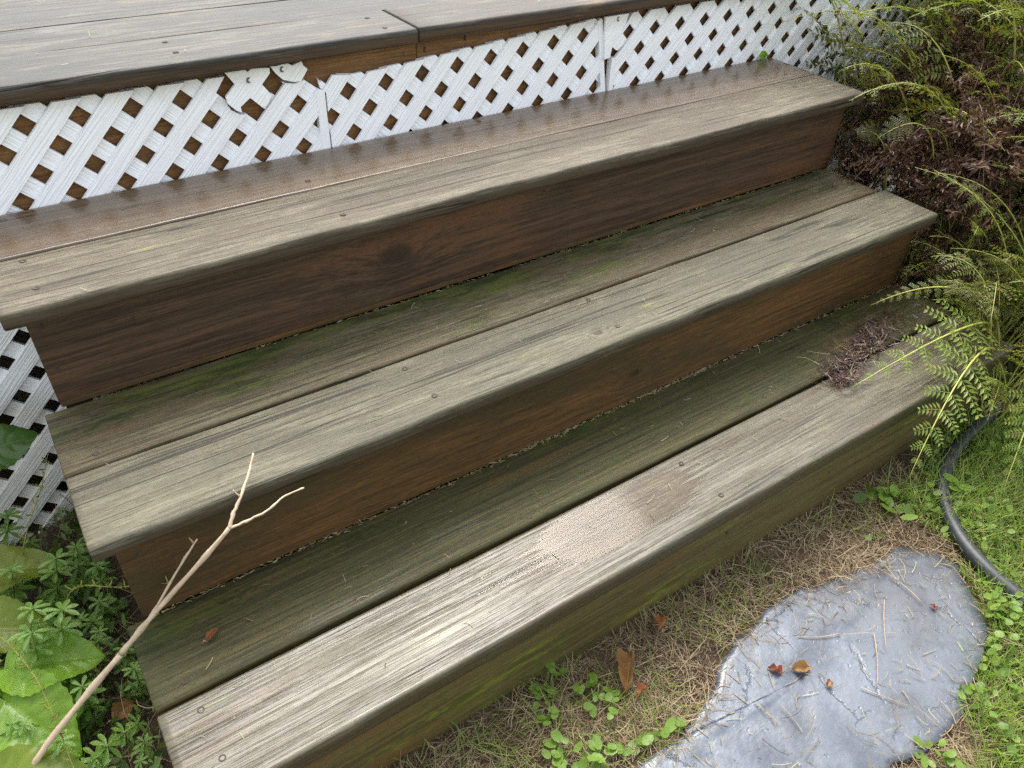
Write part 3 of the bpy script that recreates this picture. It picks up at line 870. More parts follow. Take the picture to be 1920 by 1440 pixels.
# ------------------------------------------------------------------ ferns
def frond_geo(p0, p1, p2, W, t0=.3, npair=22, npin=11, seed=0, droop=.25, up=(0, 0, 1), pin_ang=72, curl=0.0, jit=.05, fold=.15, fat=1.0, miss=0.0, tooth=.2):
    """leaflets (V,T) and the stalk curve of one frond along a bezier"""
    r = random.Random(seed)
    p0, p1, p2, up = map(Vector, (p0, p1, p2, up))
    N = 40
    C_ = bez(p0, p1, p2, N + 1)
    V, T = [], []
    def at(t):
        f = min(max(t, 0), .9999) * N; i = int(f); return C_[i].lerp(C_[i + 1], f - i), (C_[i + 1] - C_[i]).normalized()
    Lt = sum((C_[i + 1] - C_[i]).length for i in range(N))
    for k in range(npair):
        f = (k + .3) / npair; s = 1 - (1 - f) ** 1.45; t = t0 + (1 - t0) * s
        pos, tan = at(t)
        side = tan.cross(up)
        if side.length < .05: side = tan.cross(Vector((1, 0, 0)))
        side.normalize(); nor = side.cross(tan).normalized()
        prof = (1 - s) ** .85 * min(1.0, (s + .22) / .38)
        for sg in (-1, 1):
            if r.random() < miss: continue
            ln = W * prof * r.uniform(.86, 1.08)
            if ln < .004: continue
            a = R(pin_ang - 25 * s) + r.uniform(-jit, jit)
            d = tan * math.cos(a) + side * sg * math.sin(a) + nor * (fold + r.uniform(-jit, jit))
            d.normalize()
            across = d.cross(nor).normalized() * sg               # towards the tip of the frond
            pn = d.cross(across).normalized()
            cdir = Vector((r.uniform(-1, 1), r.uniform(-1, 1), r.uniform(-1.3, .2))) * curl
            np_ = max(4, int(npin * (.45 + .55 * ln / W)))
            dr = droop * r.uniform(.6, 1.4)
            sp = ln / np_
            prev = None
            def pp(u):
                q = pos + d * ln * u - Vector((0, 0, 1)) * dr * ln * u * u
                if curl: q = q + cdir * ln * u * u
                return q
            # rib of the pinna
            w_ = .0007
            a0, a1, a2 = pp(0), pp(.5), pp(1)
            b_ = len(V); V += [a0 - across * w_, a0 + across * w_, a1 - across * w_, a1 + across * w_, a2]
            T += [(b_, b_ + 1, b_ + 3), (b_, b_ + 3, b_ + 2), (b_ + 2, b_ + 3, b_ + 4)]
            for j in range(np_):
                u = (j + .5) / np_
                c = pp(u)
                pl = sp * 1.6 * (1 - u * .62) * fat + .0008
                pw = min(sp, W / npin) * tooth
                for s2 in (-1, 1):
                    if r.random() < miss * .5: continue
                    dd = across * s2 + d * .45 + pn * r.uniform(-.25, .25)
                    if curl: dd = dd + Vector((r.uniform(-1, 1), r.uniform(-1, 1), r.uniform(-1, 1))) * curl * 1.4
                    dd.normalize()
                    wv = dd.cross(pn).normalized()
                    b_ = len(V)
                    tipv = c + dd * pl - Vector((0, 0, 1)) * pl * .18
                    V += [c, c + dd * pl * .45 + wv * pw, tipv, c + dd * pl * .45 - wv * pw]
                    T += [(b_, b_ + 1, b_ + 2), (b_, b_ + 2, b_ + 3)]
    return V, T, C_


def dead_geo(p0, p1, p2, W, t0, npair, seed):
    r = random.Random(seed); N = 40
    C_ = bez(p0, p1, p2, N + 1); V, T = [], []
    for k in range(npair):
        t = t0 + (1 - t0) * (k + .3) / npair
        i = min(int(t * N), N - 1); pos = C_[i]; tan = (C_[i + 1] - C_[i]).normalized()
        for sg in (-1, 1):
            side = Vector((r.uniform(-1, 1), r.uniform(-1, 1), r.uniform(-.8, .3))).normalized()
            d = (side + tan * .3).normalized(); p = pos.copy()
            ax = Vector((r.uniform(-1, 1), r.uniform(-1, 1), r.uniform(-1, 1))).normalized()
            ax = (ax - d * ax.dot(d)).normalized()
            n = r.randint(7, 12); step = W * r.uniform(.75, 1.2) / 11; rate = r.uniform(.22, .5)
            for j in range(n):
                d = Matrix.Rotation(rate + r.uniform(-.2, .2), 3, ax) @ d
                d = (d + Vector((0, 0, -.06))).normalized(); q = p + d * step
                w = d.cross(ax).normalized() * .0008
                b_ = len(V); V += [p - w, p + w, q]; T.append((b_, b_ + 1, b_ + 2))
                for s2 in (-1, 1):
                    for z_ in range(2):
                        dd = (ax * s2 + Vector((r.uniform(-1, 1), r.uniform(-1, 1), r.uniform(-1, 1))) * .8).normalized()
                        l = step * r.uniform(1.0, 2.6) * (1 - .5 * j / n); wv = dd.cross(d)
                        if wv.length < .1: continue
                        wv = wv.normalized() * r.uniform(.0011, .0026); c = p.lerp(q, r.random()); m = c + dd * l * .55; e = m + (dd + d * r.uniform(-1, 1) * .9).normalized() * l * .5
                        b_ = len(V); V += [c, m + wv, e, m - wv]; T += [(b_, b_ + 1, b_ + 2), (b_, b_ + 2, b_ + 3)]
                p = q
    return V, T, C_


def frond_meshes(name, mat, stalkmat, r0=.0028, root=None, **k):
    V, T, C_ = dead_geo(**k) if 'dead' in mat.name or 'withered' in mat.name else frond_geo(**k)
    me = fmesh('leaves', V, np.array(T), mat, False)
    b = Buf(); n = len(C_)
    if root is not None:                    # bare lower stalk down to the soil
        d_ = (C_[1] - C_[0]).normalized()
        b.tube(bez(root, C_[0] - d_ * .12, C_[0], 9), r0 * 1.05, 5)
    b.tube(C_[::2], [max(.0005, r0 * (1 - .85 * i / (n // 2))) for i in range(len(C_[::2]))], 5)
    return me, b.mesh('stalk', stalkmat)


def variants(n, mat, stalkmat, seed, dead=False, tall=1.0, W=.15):
    out = []
    for i in range(n):
        r = random.Random(seed + i)
        hgt = r.uniform(.42, .58) * tall; reach = r.uniform(.16, .42) * tall
        if dead:
            out.append(frond_meshes('frond', M[mat], M[stalkmat], p0=(0, 0, 0), p1=(r.uniform(-.05, .05), .03, hgt * r.uniform(1.3, 1.7)), p2=(r.uniform(-.12, .12), reach * .9, hgt * r.uniform(.35, .8)), W=r.uniform(.06, .10), t0=.42, npair=r.randint(9, 14),
                                    seed=seed + i, r0=.0024))
        else:
            out.append(frond_meshes('frond', M[mat], M[stalkmat], p0=(0, 0, 0), p1=(r.uniform(-.04, .04), .04, hgt * 1.2), p2=(r.uniform(-.12, .12), reach, hgt * r.uniform(.85, 1.35)), W=W * r.uniform(.75, 1.1), t0=.36, npair=11, npin=12,
                                    seed=seed + i, droop=r.uniform(.15, .45), curl=.16, jit=.2, fold=r.uniform(-.1, .25), fat=1.25, miss=.13, tooth=.32))
    return out


GREEN = variants(9, 'fern', 'stalk', 100)
DARK = variants(6, 'fern_dk', 'stalk', 200)
BRIGHT = variants(4, 'fern_b', 'stalk', 300, tall=.75, W=.12)
STALKS = []
for i in range(6):
    r_ = random.Random(700 + i); h_ = r_.uniform(.45, .66)
    STALKS.append(frond_meshes('frond', M['fern' if i % 2 else 'fern_dk'], M['stalk'], r0=.0034, p0=(0, 0, 0), p1=(r_.uniform(-.04, .04), .02, h_ * 1.15), p2=(r_.uniform(-.10, .10), r_.uniform(.05, .22), h_ * r_.uniform(.9, 1.15)), W=.07, t0=.66, npair=7, npin=10, seed=700 + i, droop=.5, curl=.12, jit=.2, fat=1.3, tooth=.32))
DEAD = variants(9, 'dead', 'stalk_d', 400, dead=True)


def fern(label, base, spec, cat='fern', name='fern', seed=0, group=None):
    """spec: list of (variants, number, azimuth centre deg, azimuth spread, lean deg, scale)"""
    r = random.Random(seed)
    z = float(ground_z(np.array(base[0]), np.array(base[1])))
    root = tag(empty(name, (base[0], base[1], z)), label, cat, group)
    for var, n, az, sp, lean, sc in spec:
        for i in range(n):
            me, st = var[r.randrange(len(var))]
            a = R(az + (sp * (2 * (i + .5) / n - 1)) + r.uniform(-10, 10))
            f = ob('frond', st, root, (r.uniform(-.035, .035), r.uniform(-.035, .035), -.01), (R(-lean * 1.0 + r.uniform(-9, 9)), r.uniform(-.12, .12), -a), sc * r.uniform(.85, 1.15))
            ob('leaves', me, f)
    return root


# azimuth 0 = towards the deck (+Y), 90 = +X, 180 = towards the viewer, 270 = towards the steps
fern('tall dark fern standing against the lattice by the top step', (1.98, .70), [(DARK, 12, 240, 110, 0, 1.15), (GREEN, 6, 200, 120, 0, 1.3), (DEAD, 4, 200, 60, 0, 1.1)], seed=1)
fern('tall olive fern filling the top corner before the lattice', (2.30, .64), [(GREEN, 22, 240, 180, 0, 1.5), (BRIGHT, 8, 230, 150, 0, 2.0), (DARK, 6, 250, 120, 0, 1.45), (DEAD, 4, 240, 120, -8, 1.4)], seed=2)
fern('olive fern with long arching fronds behind the withered ferns', (2.16, .46), [(GREEN, 19, 240, 180, 0, 1.35), (BRIGHT, 5, 230, 120, 0, 1.6), (DARK, 5, 260, 120, 0, 1.2), (DEAD, 5, 240, 160, -10, 1.45)], seed=3)
fern('withered purple-brown fern drooping beside the top step end', (1.90, .46), [(DEAD, 15, 220, 150, -4, 1.05), (STALKS, 8, 210, 150, 0, .85)], 'withered fern', 'withered_fern', seed=4)
fern('withered brown fern hanging over the middle step corner', (1.80, .30), [(DEAD, 13, 240, 180, -8, .95), (BRIGHT, 2, 240, 50, 5, .8), (STALKS, 7, 230, 150, 0, .72)], 'withered fern', 'withered_fern', seed=5)
fern('withered dark fern among the yellow stalks further along', (1.98, .30), [(DEAD, 12, 230, 180, -8, 1.15), (GREEN, 8, 200, 150, 0, 1.1), (STALKS, 9, 230, 150, 0, 1.0)], 'withered fern', 'withered_fern', seed=6)
fern('green fern at the frame edge behind the hose', (2.02, .10), [(GREEN, 22, 250, 180, 0, 1.05), (BRIGHT, 9, 250, 160, 0, 1.2), (STALKS, 8, 240, 150, 0, .9), (DEAD, 4, 240, 140, -5, 1.0)], seed=7)
fern('low dense fern at the end of the lowest step', (1.74, .10), [(GREEN, 14, 230, 150, 5, .68), (BRIGHT, 6, 240, 110, 3, .8), (DEAD, 4, 270, 120, 0, .62), (DARK, 6, 250, 130, 12, .55)], seed=8)
fern('low olive fern overhanging the black hose', (1.60, -.03), [(GREEN, 16, 220, 170, 8, .62), (DARK, 8, 240, 150, 18, .5), (BRIGHT, 6, 220, 120, 10, .55)], seed=9)
fern('tall withered red-brown fern behind the arching yellow-green stalk', (2.06, .50), [(DEAD, 11, 230, 170, -4, 1.3), (STALKS, 6, 230, 150, 0, 1.15), (GREEN, 5, 220, 120, 0, 1.3)], 'withered fern', 'withered_fern', seed=13)
fern('withered fern drooping right over the middle step end', (1.88, .36), [(DEAD, 12, 250, 150, -4, 1.15), (STALKS, 3, 250, 90, 0, .9)], 'withered fern', 'withered_fern', seed=14)
fern('leafy green fern between the hose and the withered clumps', (1.84, .0), [(GREEN, 16, 240, 180, 4, .85), (BRIGHT, 6, 240, 150, 2, .95), (DARK, 6, 240, 150, 4, .75)], seed=15)
fern('tall yellow-green fern leaning in from the far border', (2.36, .42), [(GREEN, 18, 240, 170, 0, 1.5), (BRIGHT, 8, 240, 140, 0, 1.9)], seed=16)
fern('far fern past the withered clump, half hidden', (2.50, .36), [(GREEN, 24, 250, 180, 0, 1.5), (BRIGHT, 10, 250, 160, 0, 2.0)], seed=10)
fern('dark fern low in the gap between steps and withered clump', (1.84, .60), [(DARK, 4, 90, 120, 8, .7), (DEAD, 4, 120, 100, 0, .75)], seed=11)
fern('olive fern low by the hose at the picture border', (1.98, -.12), [(GREEN, 18, 240, 180, 5, .9), (DARK, 6, 250, 150, 8, .8), (BRIGHT, 8, 240, 140, 3, .9)], seed=12)


def hero(label, curves, seed):
    base = curves[0][0]
    root = tag(empty('fern', base), label, 'fern')
    for i, (p0, p1, p2, W, t0, up, mat, np_) in enumerate(curves):
        q = [Vector(p) - Vector(base) for p in (p0, p1, p2)]
        me, st = frond_meshes('frond', M[mat], M['stalk'], r0=.0034, p0=q[0], p1=q[1], p2=q[2], W=W, t0=t0, npair=np_, npin=9, root=(Vector((p0[0] + .07, p0[1] + .03, -.02)) - Vector(base)) if p0[2] > .05 else None, seed=seed + i, droop=.2, jit=.09, fold=.08, up=up, fat=1.6, tooth=.33)
        f = ob('frond', st, root); ob('leaves', me, f)
    return root


hero('bright green fern frond lying over the lowest step board', [
    ((1.62, .06, .18), (1.46, .03, .32), (1.155, .078, .205), .105, .25, (-.2, -.4, 1), 'fern_b', 9),
    ((1.58, .02, .16), (1.36, .0, .32), (1.150, -.085, .11), .10, .34, (-.6, -.5, .6), 'fern_b', 9),
    ((1.64, .08, .2), (1.52, .14, .33), (1.37, .21, .24), .045, .3, (0, -.4, 1), 'fern', 12)], 501)
hero('yellow-green fern frond hanging down over the hose', [
    ((1.66, -.08, .10), (1.46, -.10, .30), (1.325, -.185, .06), .070, .45, (-.6, -.5, .6), 'fern_b', 10),
    ((1.72, -.12, .12), (1.62, -.20, .30), (1.46, -.27, .06), .072, .4, (-.6, -.5, .6), 'fern_b', 10)], 521)
hero('pale upright fern frond by the end of the middle step', [
    ((1.76, .24, .0), (1.73, .22, .40), (1.60, .17, .36), .060, .55, (-.4, -.5, .7), 'fern_b', 10),
    ((1.78, .22, .0), (1.76, .18, .28), (1.64, .13, .25), .055, .5, (-.4, -.5, .7), 'fern_b', 9)], 541)
hero('fern with a thick yellow-green stalk arching over the withered clump', [
    ((1.80, .36, .02), (1.80, .38, .62), (1.62, .46, .46), .05, .8, (-.3, -.4, .8), 'fern_dk', 6),
    ((1.77, .44, .02), (1.74, .46, .50), (1.63, .52, .45), .05, .75, (-.3, -.4, .8), 'fern_dk', 8),
    ((1.90, .30, .02), (1.96, .34, .55), (2.02, .44, .62), .07, .6, (-.3, -.4, .8), 'fern', 14)], 561)


# ------------------------------------------------------------------ ribbons: straw, grass, litter
def ribbons(name, pts, mat, lmin, lmax, w, lift, curl=.4, segs=3, upright=0.0, zfun=None, align=None):
    """pts: (n,2 or 3) start points; flat curved blades; upright 0 = lying, 1 = standing"""
    n = len(pts)
    pts = np.asarray(pts, dtype=float)
    z0 = pts[:, 2] if pts.shape[1] > 2 else (zfun or ground_z)(pts[:, 0], pts[:, 1])
    az = rng.uniform(0, 2 * np.pi, n); L = rng.uniform(lmin, lmax, n)
    if align is not None: az = np.where(rng.random(n) < .5, 0, np.pi) + rng.normal(0, align, n)
    el = np.clip(upright + rng.normal(0, .18, n), 0.0, 1.0) * np.pi / 2
    bend = rng.normal(0, curl, n)
    V = np.zeros((n, (segs + 1) * 2, 3))
    p = np.stack([pts[:, 0], pts[:, 1], z0 + rng.uniform(0, lift, n)], 1)
    tw = rng.uniform(-.6, .6, n)
    for s in range(segs + 1):
        a = az + bend * s / segs
        e = el * (1 - (.75 * upright) * s / segs) + rng.normal(0, .08, n) * (1 if upright < .3 else 0)
        d = np.stack([np.cos(a) * np.cos(e), np.sin(a) * np.cos(e), np.sin(e)], 1)
        sd_ = np.stack([-np.sin(a) * np.cos(tw), np.cos(a) * np.cos(tw), np.sin(tw)], 1)
        ww = (w * rng.uniform(.6, 1.3, n) if s == 0 else ww0)
        if s == 0: ww0 = ww
        wd = ww0 * (1 - (.85 if upright > .3 else .35) * s / segs)
        V[:, 2 * s] = p - sd_ * wd[:, None] / 2; V[:, 2 * s + 1] = p + sd_ * wd[:, None] / 2
        p = p + d * (L / segs)[:, None]
    m = (segs + 1) * 2
    F = []
    for s in range(segs):
        F.append(np.arange(n)[:, None] * m + np.array([2 * s, 2 * s + 1, 2 * s + 3, 2 * s + 2])[None])
    return ob(name, fmesh(name, V.reshape(-1, 3), np.concatenate(F), mat, False))


def scatter(n, x0, x1, y0, y1, keep):
    out = []
    while len(out) < n:
        x, y = random.uniform(x0, x1), random.uniform(y0, y1)
        if keep(x, y): out.append((x, y))
    return np.array(out)


def slate_d(x, y):
    return in_poly(x, y, SL)


def lawn(x, y):      # 1 where the living lawn is: beyond the hose and the slate's far side
    e = .05 * math.sin(9 * x + 4 * y) + .03 * math.sin(23 * x - 17 * y)
    return (y < -.21 - 1.0 * (1.13 - x) + .35 * max(0, .95 - x) + e * .5 and x > .62 and y < -.30 + e) or (x > 1.22 + e * .6 and y < .02 - .1 * (x - 1.2) + e) or (x > 1.08 and y < -.24 + e * .3)


def edge_dist(x, y):
    best = 9
    for i in range(len(SL)):
        ax, ay = SL[i]; bx, by = SL[(i + 1) % len(SL)]
        t = max(0, min(1, ((x - ax) * (bx - ax) + (y - ay) * (by - ay)) / ((bx - ax) ** 2 + (by - ay) ** 2)))
        best = min(best, math.hypot(x - ax - t * (bx - ax), y - ay - t * (by - ay)))
    return best


def thatch_keep(x, y):
    if y > .004: return False
    if slate_d(x, y) and random.random() < (.6 if y > -.20 and math.sin(x * 37) + math.sin(x * 61 + 2) > -.1 else .18) * math.exp(-edge_dist(x, y) / .010): return True
    if slate_d(x, y): return random.random() < .010 + (.22 if (y > -.160 and .80 < x < 1.06 and random.random() < .6) else 0)
    if lawn(x, y): return random.random() < .25
    p = math.sin(23 * x + 7 * y) * math.sin(31 * y - 9 * x + 1) + .5 * math.sin(61 * x + 40 * y)
    return random.random() < (.30 if p < -.25 else .55 if x < .35 else 1.0)


tp = scatter(15500, .05, 1.5, -.50, .004, thatch_keep)
tz = ground_z(tp[:, 0], tp[:, 1]); on = np.array([slate_d(x, y) for x, y in tp])
on = np.array([in_poly(x, y, SS) for x, y in tp])
tz = np.where(on, .0068, tz)
tag(ribbons('dry_thatch', np.column_stack([tp, tz]), M['straw'], .006, .055, .0012, .011, .9, 3, .03), 'tangled dry straw thatch between the steps and the slate', 'straw', kind='stuff')
gp = scatter(24000, .55, 1.9, -.75, .1, lambda x, y: lawn(x, y) and not slate_d(x, y))
tag(ribbons('grass', gp, M['grass'], .022, .075, .0021, .004, .6, 3, .55), 'short green lawn grass beyond the hose', 'grass', kind='stuff')
gp2 = scatter(1500, .1, 1.3, -.35, -.005, lambda x, y: not lawn(x, y) and not slate_d(x, y) and (math.sin(11 * x + 3) * math.sin(13 * y + x * 7) > .1 or x < .45))
tag(ribbons('sparse_grass', gp2, M['grass'], .015, .06, .0017, .004, .6, 3, .45), 'thin green grass blades growing through the straw', 'grass', kind='stuff')


def leaflets(name, pts, mat, r0, r1, zlift, seed=0, round_=True, tilt=.5, zf=None):
    r = np.random.default_rng(seed); n = len(pts)
    pts = np.asarray(pts); k = 7
    z = ground_z(pts[:, 0], pts[:, 1]) if pts.shape[1] < 3 else pts[:, 2]
    c = np.stack([pts[:, 0], pts[:, 1], z + r.uniform(.003, zlift, n)], 1)
    az = r.uniform(0, 6.28, n); R_ = r.uniform(r0, r1, n)
    nx, ny = r.normal(0, tilt, n), r.normal(0, tilt, n)
    V = np.zeros((n, k + 1, 3)); V[:, 0] = c
    for i in range(k):
        a = 2 * np.pi * i / k
        ex, ey = math.cos(a), math.sin(a) * (.85 if round_ else .38)
        lx = R_ * (ex * np.cos(az) - ey * np.sin(az)); ly = R_ * (ex * np.sin(az) + ey * np.cos(az))
        V[:, i + 1] = c + np.stack([lx, ly, lx * nx + ly * ny + R_ * .15], 1)
    F = np.concatenate([np.arange(n)[:, None] * (k + 1) + np.array([0, i + 1, (i + 1) % k + 1])[None] for i in range(k)])
    return ob(name, fmesh(name, V.reshape(-1, 3), F, mat, True))


cp = scatter(3600, .55, 2.0, -.75, .1, lambda x, y: lawn(x, y) and not slate_d(x, y) and math.sin(17 * x + 5 * y) * math.sin(19 * y - 6 * x) > -.8)
tag(leaflets('clover_cover', cp, M['clover'], .003, .0085, .030, 3), 'small round green weed leaves mixed into the lawn', 'ground cover', kind='stuff')
fp = scatter(2600, 1.05, 2.6, -.25, .80, lambda x, y: (x > 1.62 or y < -.01) and not lawn(x, y) and not (slate_d(x, y)) and (x > 1.6 or random.random() < .12))
tag(leaflets('fern_floor_leaves', fp, M['under'], .006, .014, .06, 4, True, .7), 'dark small leaves covering the soil beneath the ferns', 'ground cover', kind='stuff')

# left bed: dark undergrowth
lp = scatter(2300, -.62, -.10, -.05, .80, lambda x, y: True)
tag(leaflets('bed_undergrowth', lp, M['under'], .005, .011, .05, 5, False, .7), 'dark undergrowth leaves covering the bed beside the steps', 'ground cover', kind='stuff')
lp2 = scatter(700, -.5, -.10, -.05, .80, lambda x, y: True)
tag(ribbons('bed_straw', lp2, M['straw'], .03, .10, .0014, .03, .5, 3, .12), 'thin dry stalks lying in the dark bed beside the steps', 'straw', kind='stuff')


# ------------------------------------------------------------------ left bed plants
def leaf_mesh(L, W, mat, seed=0, serr=.05, nu=64, nv=14, cup=.12, wavy=.05, heart=False, curl=.25, veins=7):
    r = random.Random(seed); V, Q, A = [], [], []
    ph = r.uniform(0, 6)
    for i in range(nu + 1):
        u = i / nu
        prof = math.sin(math.pi * min(1, u ** (.62 if heart else .8))) ** .75 if 0 < u < 1 else 0.0
        prof = max(prof, .02)
        teeth = 1 + serr * (math.sin(i * 1.25) + .6 * math.sin(i * .53 + ph)) * (0 if u < .05 else 1)
        for j in range(-nv, nv + 1):
            v = j / nv
            ww = W / 2 * prof * (1 + (teeth - 1) * abs(v) ** 6)
            y = v * ww
            back = (-.16 * L * abs(v) ** 1.6 * (1 - u) ** 3 if heart else 0)
            x = L * u + back
            cyc = (u * veins - abs(v) * 1.5 + .12 * math.sin(9 * v + ph)) % 1.0
            vn = math.exp(-((cyc - .5) / .09) ** 2) * min(1, 4 * abs(v)) * (1 - u) + math.exp(-(v / .045) ** 2)
            ridge_ = -.016 * L * math.exp(-((cyc - .5) / .16) ** 2) * min(1, 3 * abs(v)) * (1 - .6 * u)
            A.append(min(1.0, vn))
            z = cup * L * (abs(v) ** 1.5) * prof - curl * L * u * u + wavy * L * math.sin(u * 11 + ph + v * 2) * abs(v) ** 2 + ridge_ - .018 * L * math.exp(-(v / .08) ** 2)
            V.append((x, y, z))
    m = 2 * nv + 1
    for i in range(nu):
        for j in range(m - 1): Q.append((i * m + j, (i + 1) * m + j, (i + 1) * m + j + 1, i * m + j + 1))
    me = fmesh('leaf', V, np.array(Q), mat, True)
    at = me.attributes.new('vein', 'FLOAT', 'POINT'); at.data.foreach_set('value', np.array(A, dtype=np.float32))
    return me


def broad_plant(label, base, leaves, seed):
    """leaves: (attach point, length, width, azimuth deg (0=+X), pitch deg, roll deg, material, heart)"""
    root = tag(empty('broadleaf_plant', base), label, 'plant')
    B = Vector(base)
    for i, (p, L, W, az, pitch, roll, mat, heart) in enumerate(leaves):
        me = leaf_mesh(L, W, M[mat], seed + i, serr=.035 if not heart else .02, heart=heart)
        lf = ob('leaf', me, root, Vector(p) - B, (R(roll), R(-pitch), R(az)))
        b = Buf(); m = (Vector(p) + B) / 2 + Vector((0, 0, .03)); b.tube(bez((0, 0, 0), m - B, Vector(p) - B, 7), [.0035, .003, .003, .0028, .0026, .0024, .002], 6)
        ob('leaf_stalk', b.mesh('leaf_stalk', M['stem']), root)
    return root


broad_plant('big bright green crinkled leaves low beside the twig', (-.27, .36, -.1), [
    ((-.255, .40, .06), .115, .098, -22, 8, 10, 'broad', True),
    ((-.275, .36, .05), .130, .115, -62, -6, 12, 'broad', True),
    ((-.29, .42, .05), .14, .12, 200, 5, 0, 'broad', True),
    ((-.30, .30, .02), .10, .085, -35, -8, 14, 'broad', True)], 10)
broad_plant('dark serrated leaf held up against the lattice', (-.30, .72, -.1), [
    ((-.255, .70, .215), .125, .085, -4, 8, 42, 'broad_d', False),
    ((-.30, .66, .16), .11, .07, -140, 0, 0, 'broad_d', False)], 20)
broad_plant('yellowing broad leaves at the bed edge under the seed stalks', (-.30, .55, -.1), [
    ((-.27, .585, .075), .11, .085, -15, 5, 5, 'broad_y', True),
    ((-.30, .50, .07), .11, .09, -30, 0, 15, 'broad_y', True)], 30)
broad_plant('low yellow-green leaf at the bottom corner behind the twig foot', (-.32, .20, -.1), [
    ((-.31, .235, .055), .12, .09, -20, 6, 0, 'broad_y', True),
    ((-.34, .16, .05), .11, .09, 20, 0, 0, 'broad', True)], 40)


def whorl_mesh(n, L, W, seed):
    r = random.Random(seed); b = Buf()
    for i in range(n):
        a = 2 * math.pi * i / n + r.uniform(-.15, .15); l = L * r.uniform(.8, 1.15); el = r.uniform(.05, .45)
        d = Vector((math.cos(a) * math.cos(el), math.sin(a) * math.cos(el), math.sin(el))); s = Vector((-math.sin(a), math.cos(a), 0)); u = d.cross(s)
        v = []
        for t, w in ((0, .12), (.25, .55), (.5, .9), (.72, 1.0), (.9, .6), (1, .05)):
            c = d * l * t - Vector((0, 0, 1)) * l * .35 * t * t
            v += [c - s * W * w / 2 - u * -.0006, c - u * .0012, c + s * W * w / 2 - u * -.0006]
        q = []
        for k in range(5):
            q += [(3 * k, 3 * k + 3, 3 * k + 4, 3 * k + 1), (3 * k + 1, 3 * k + 4, 3 * k + 5, 3 * k + 2)]
        b.add(v, q)
    return b.mesh('leaf_whorl', M['whorl'])


WH = [whorl_mesh(6 + i % 2, .028, .0085, 60 + i) for i in range(4)]


def bedstraw(label, P, seed, top=1.0, nodes=5):
    r = random.Random(seed)
    root = tag(empty('bedstraw_plant', P[0]), label, 'weed', 'bedstraw weeds in the bed beside the steps')
    Q = catmull([Vector(p) - Vector(P[0]) for p in P], 8)
    b = Buf(); b.tube(Q, [.0013] * len(Q), 5); ob('stem', b.mesh('stem', M['stem']), root)
    for k in range(nodes):
        f = .25 + .75 * k / max(1, nodes - 1); i = min(int(f * (len(Q) - 1)), len(Q) - 1)
        d = (Q[min(i + 1, len(Q) - 1)] - Q[max(i - 1, 0)]).normalized()
        e = Vector((0, 0, 1)).rotation_difference((d + Vector((0, 0, .6))).normalized()).to_euler()
        ob('leaf_whorl', WH[r.randrange(4)], root, Q[i], e, top * (.75 + .35 * (1 - abs(2 * f - 1.2))) * r.uniform(.85, 1.1))
    return root


bedstraw('star-whorled bedstraw nearest the horizontal seed stalk', [(-.22, .42, -.1), (-.20, .41, .03), (-.171, .404, .13)], 1, 1.15, 4)
bedstraw('star-whorled bedstraw over the big bright leaf', [(-.25, .40, -.1), (-.235, .41, .05), (-.205, .428, .13)], 2, 1.1, 4)
bedstraw('bedstraw in front of the yellowing leaves', [(-.24, .37, -.1), (-.23, .39, .03), (-.215, .400, .115)], 3, 1.0, 4)
bedstraw('bedstraw just below the lattice bottom corner', [(-.20, .58, -.1), (-.19, .55, .0), (-.165, .536, .10)], 4, 1.0, 5)
bedstraw('bedstraw under the end of the middle step', [(-.16, .62, -.1), (-.15, .60, .0), (-.139, .585, .06)], 5, .9, 4)
bedstraw('bedstraw standing right of the dark serrated leaf', [(-.26, .66, -.1), (-.24, .67, .02), (-.213, .672, .10)], 6, 1.0, 4)
bedstraw('bedstraw beside the middle of the leaning twig', [(-.20, .35, -.1), (-.19, .34, -.02), (-.182, .326, .05)], 7, .95, 4)
bedstraw('bedstraw sprawling towards the lowest step corner', [(-.26, .24, -.1), (-.22, .23, -.01), (-.174, .224, .04), (-.13, .222, .06)], 8, .9, 6)
bedstraw('bedstraw at the twig foot by the picture bottom', [(-.28, .26, -.1), (-.25, .255, -.01), (-.223, .252, .06)], 9, 1.0, 4)
bedstraw('dim bedstraw in the dark gap next to the second riser', [(-.17, .42, -.1), (-.16, .42, -.02), (-.145, .415, .04)], 10, .8, 4)
bedstraw('dim bedstraw in the dark gap next to the lowest step', [(-.14, .40, -.1), (-.13, .395, -.04), (-.120, .388, .01)], 11, .75, 4)
bedstraw('bedstraw at the left border above the yellowing leaf', [(-.27, .55, -.1), (-.25, .55, .0), (-.226, .549, .10)], 12, 1.0, 4)
for i in range(30):
    x, y = random.uniform(-.36, -.12), random.uniform(.12, .70)
    bedstraw('small bedstraw sprig low in the dark bed', [(x, y, -.1), (x + .01, y - .01, -.05), (x + random.uniform(-.02, .03), y - .02, random.uniform(-.02, .05))], 30 + i, random.uniform(.6, 1.0), 4)


def seed_stalk(label, P, n, seed):
    r = random.Random(seed)
    root = tag(empty('seed_stalk', P[0]), label, 'seed stalk')
    Q = catmull([Vector(p) - Vector(P[0]) for p in P], 10)
    b = Buf(); b.tube(Q, [.0013 - .0008 * i / len(Q) for i in range(len(Q))], 5); ob('stem', b.mesh('stem', M['spike']), root)
    for k in range(n):
        f = .35 + .65 * k / n; i = int(f * (len(Q) - 1))
        a = k * 2.4; c = Q[i]
        d = Vector((math.cos(a), math.sin(a), .35)).normalized() * r.uniform(.006, .009)
        bb = Buf(); bb.tube([c, c + d * .55, c + d + Vector((0, 0, .002)), c + d * 1.05 + Vector((0, 0, .0055))], [.0006, .0012, .0013, .0004], 5)
        ob('pod', bb.mesh('pod', M['spike']), root)
    return root


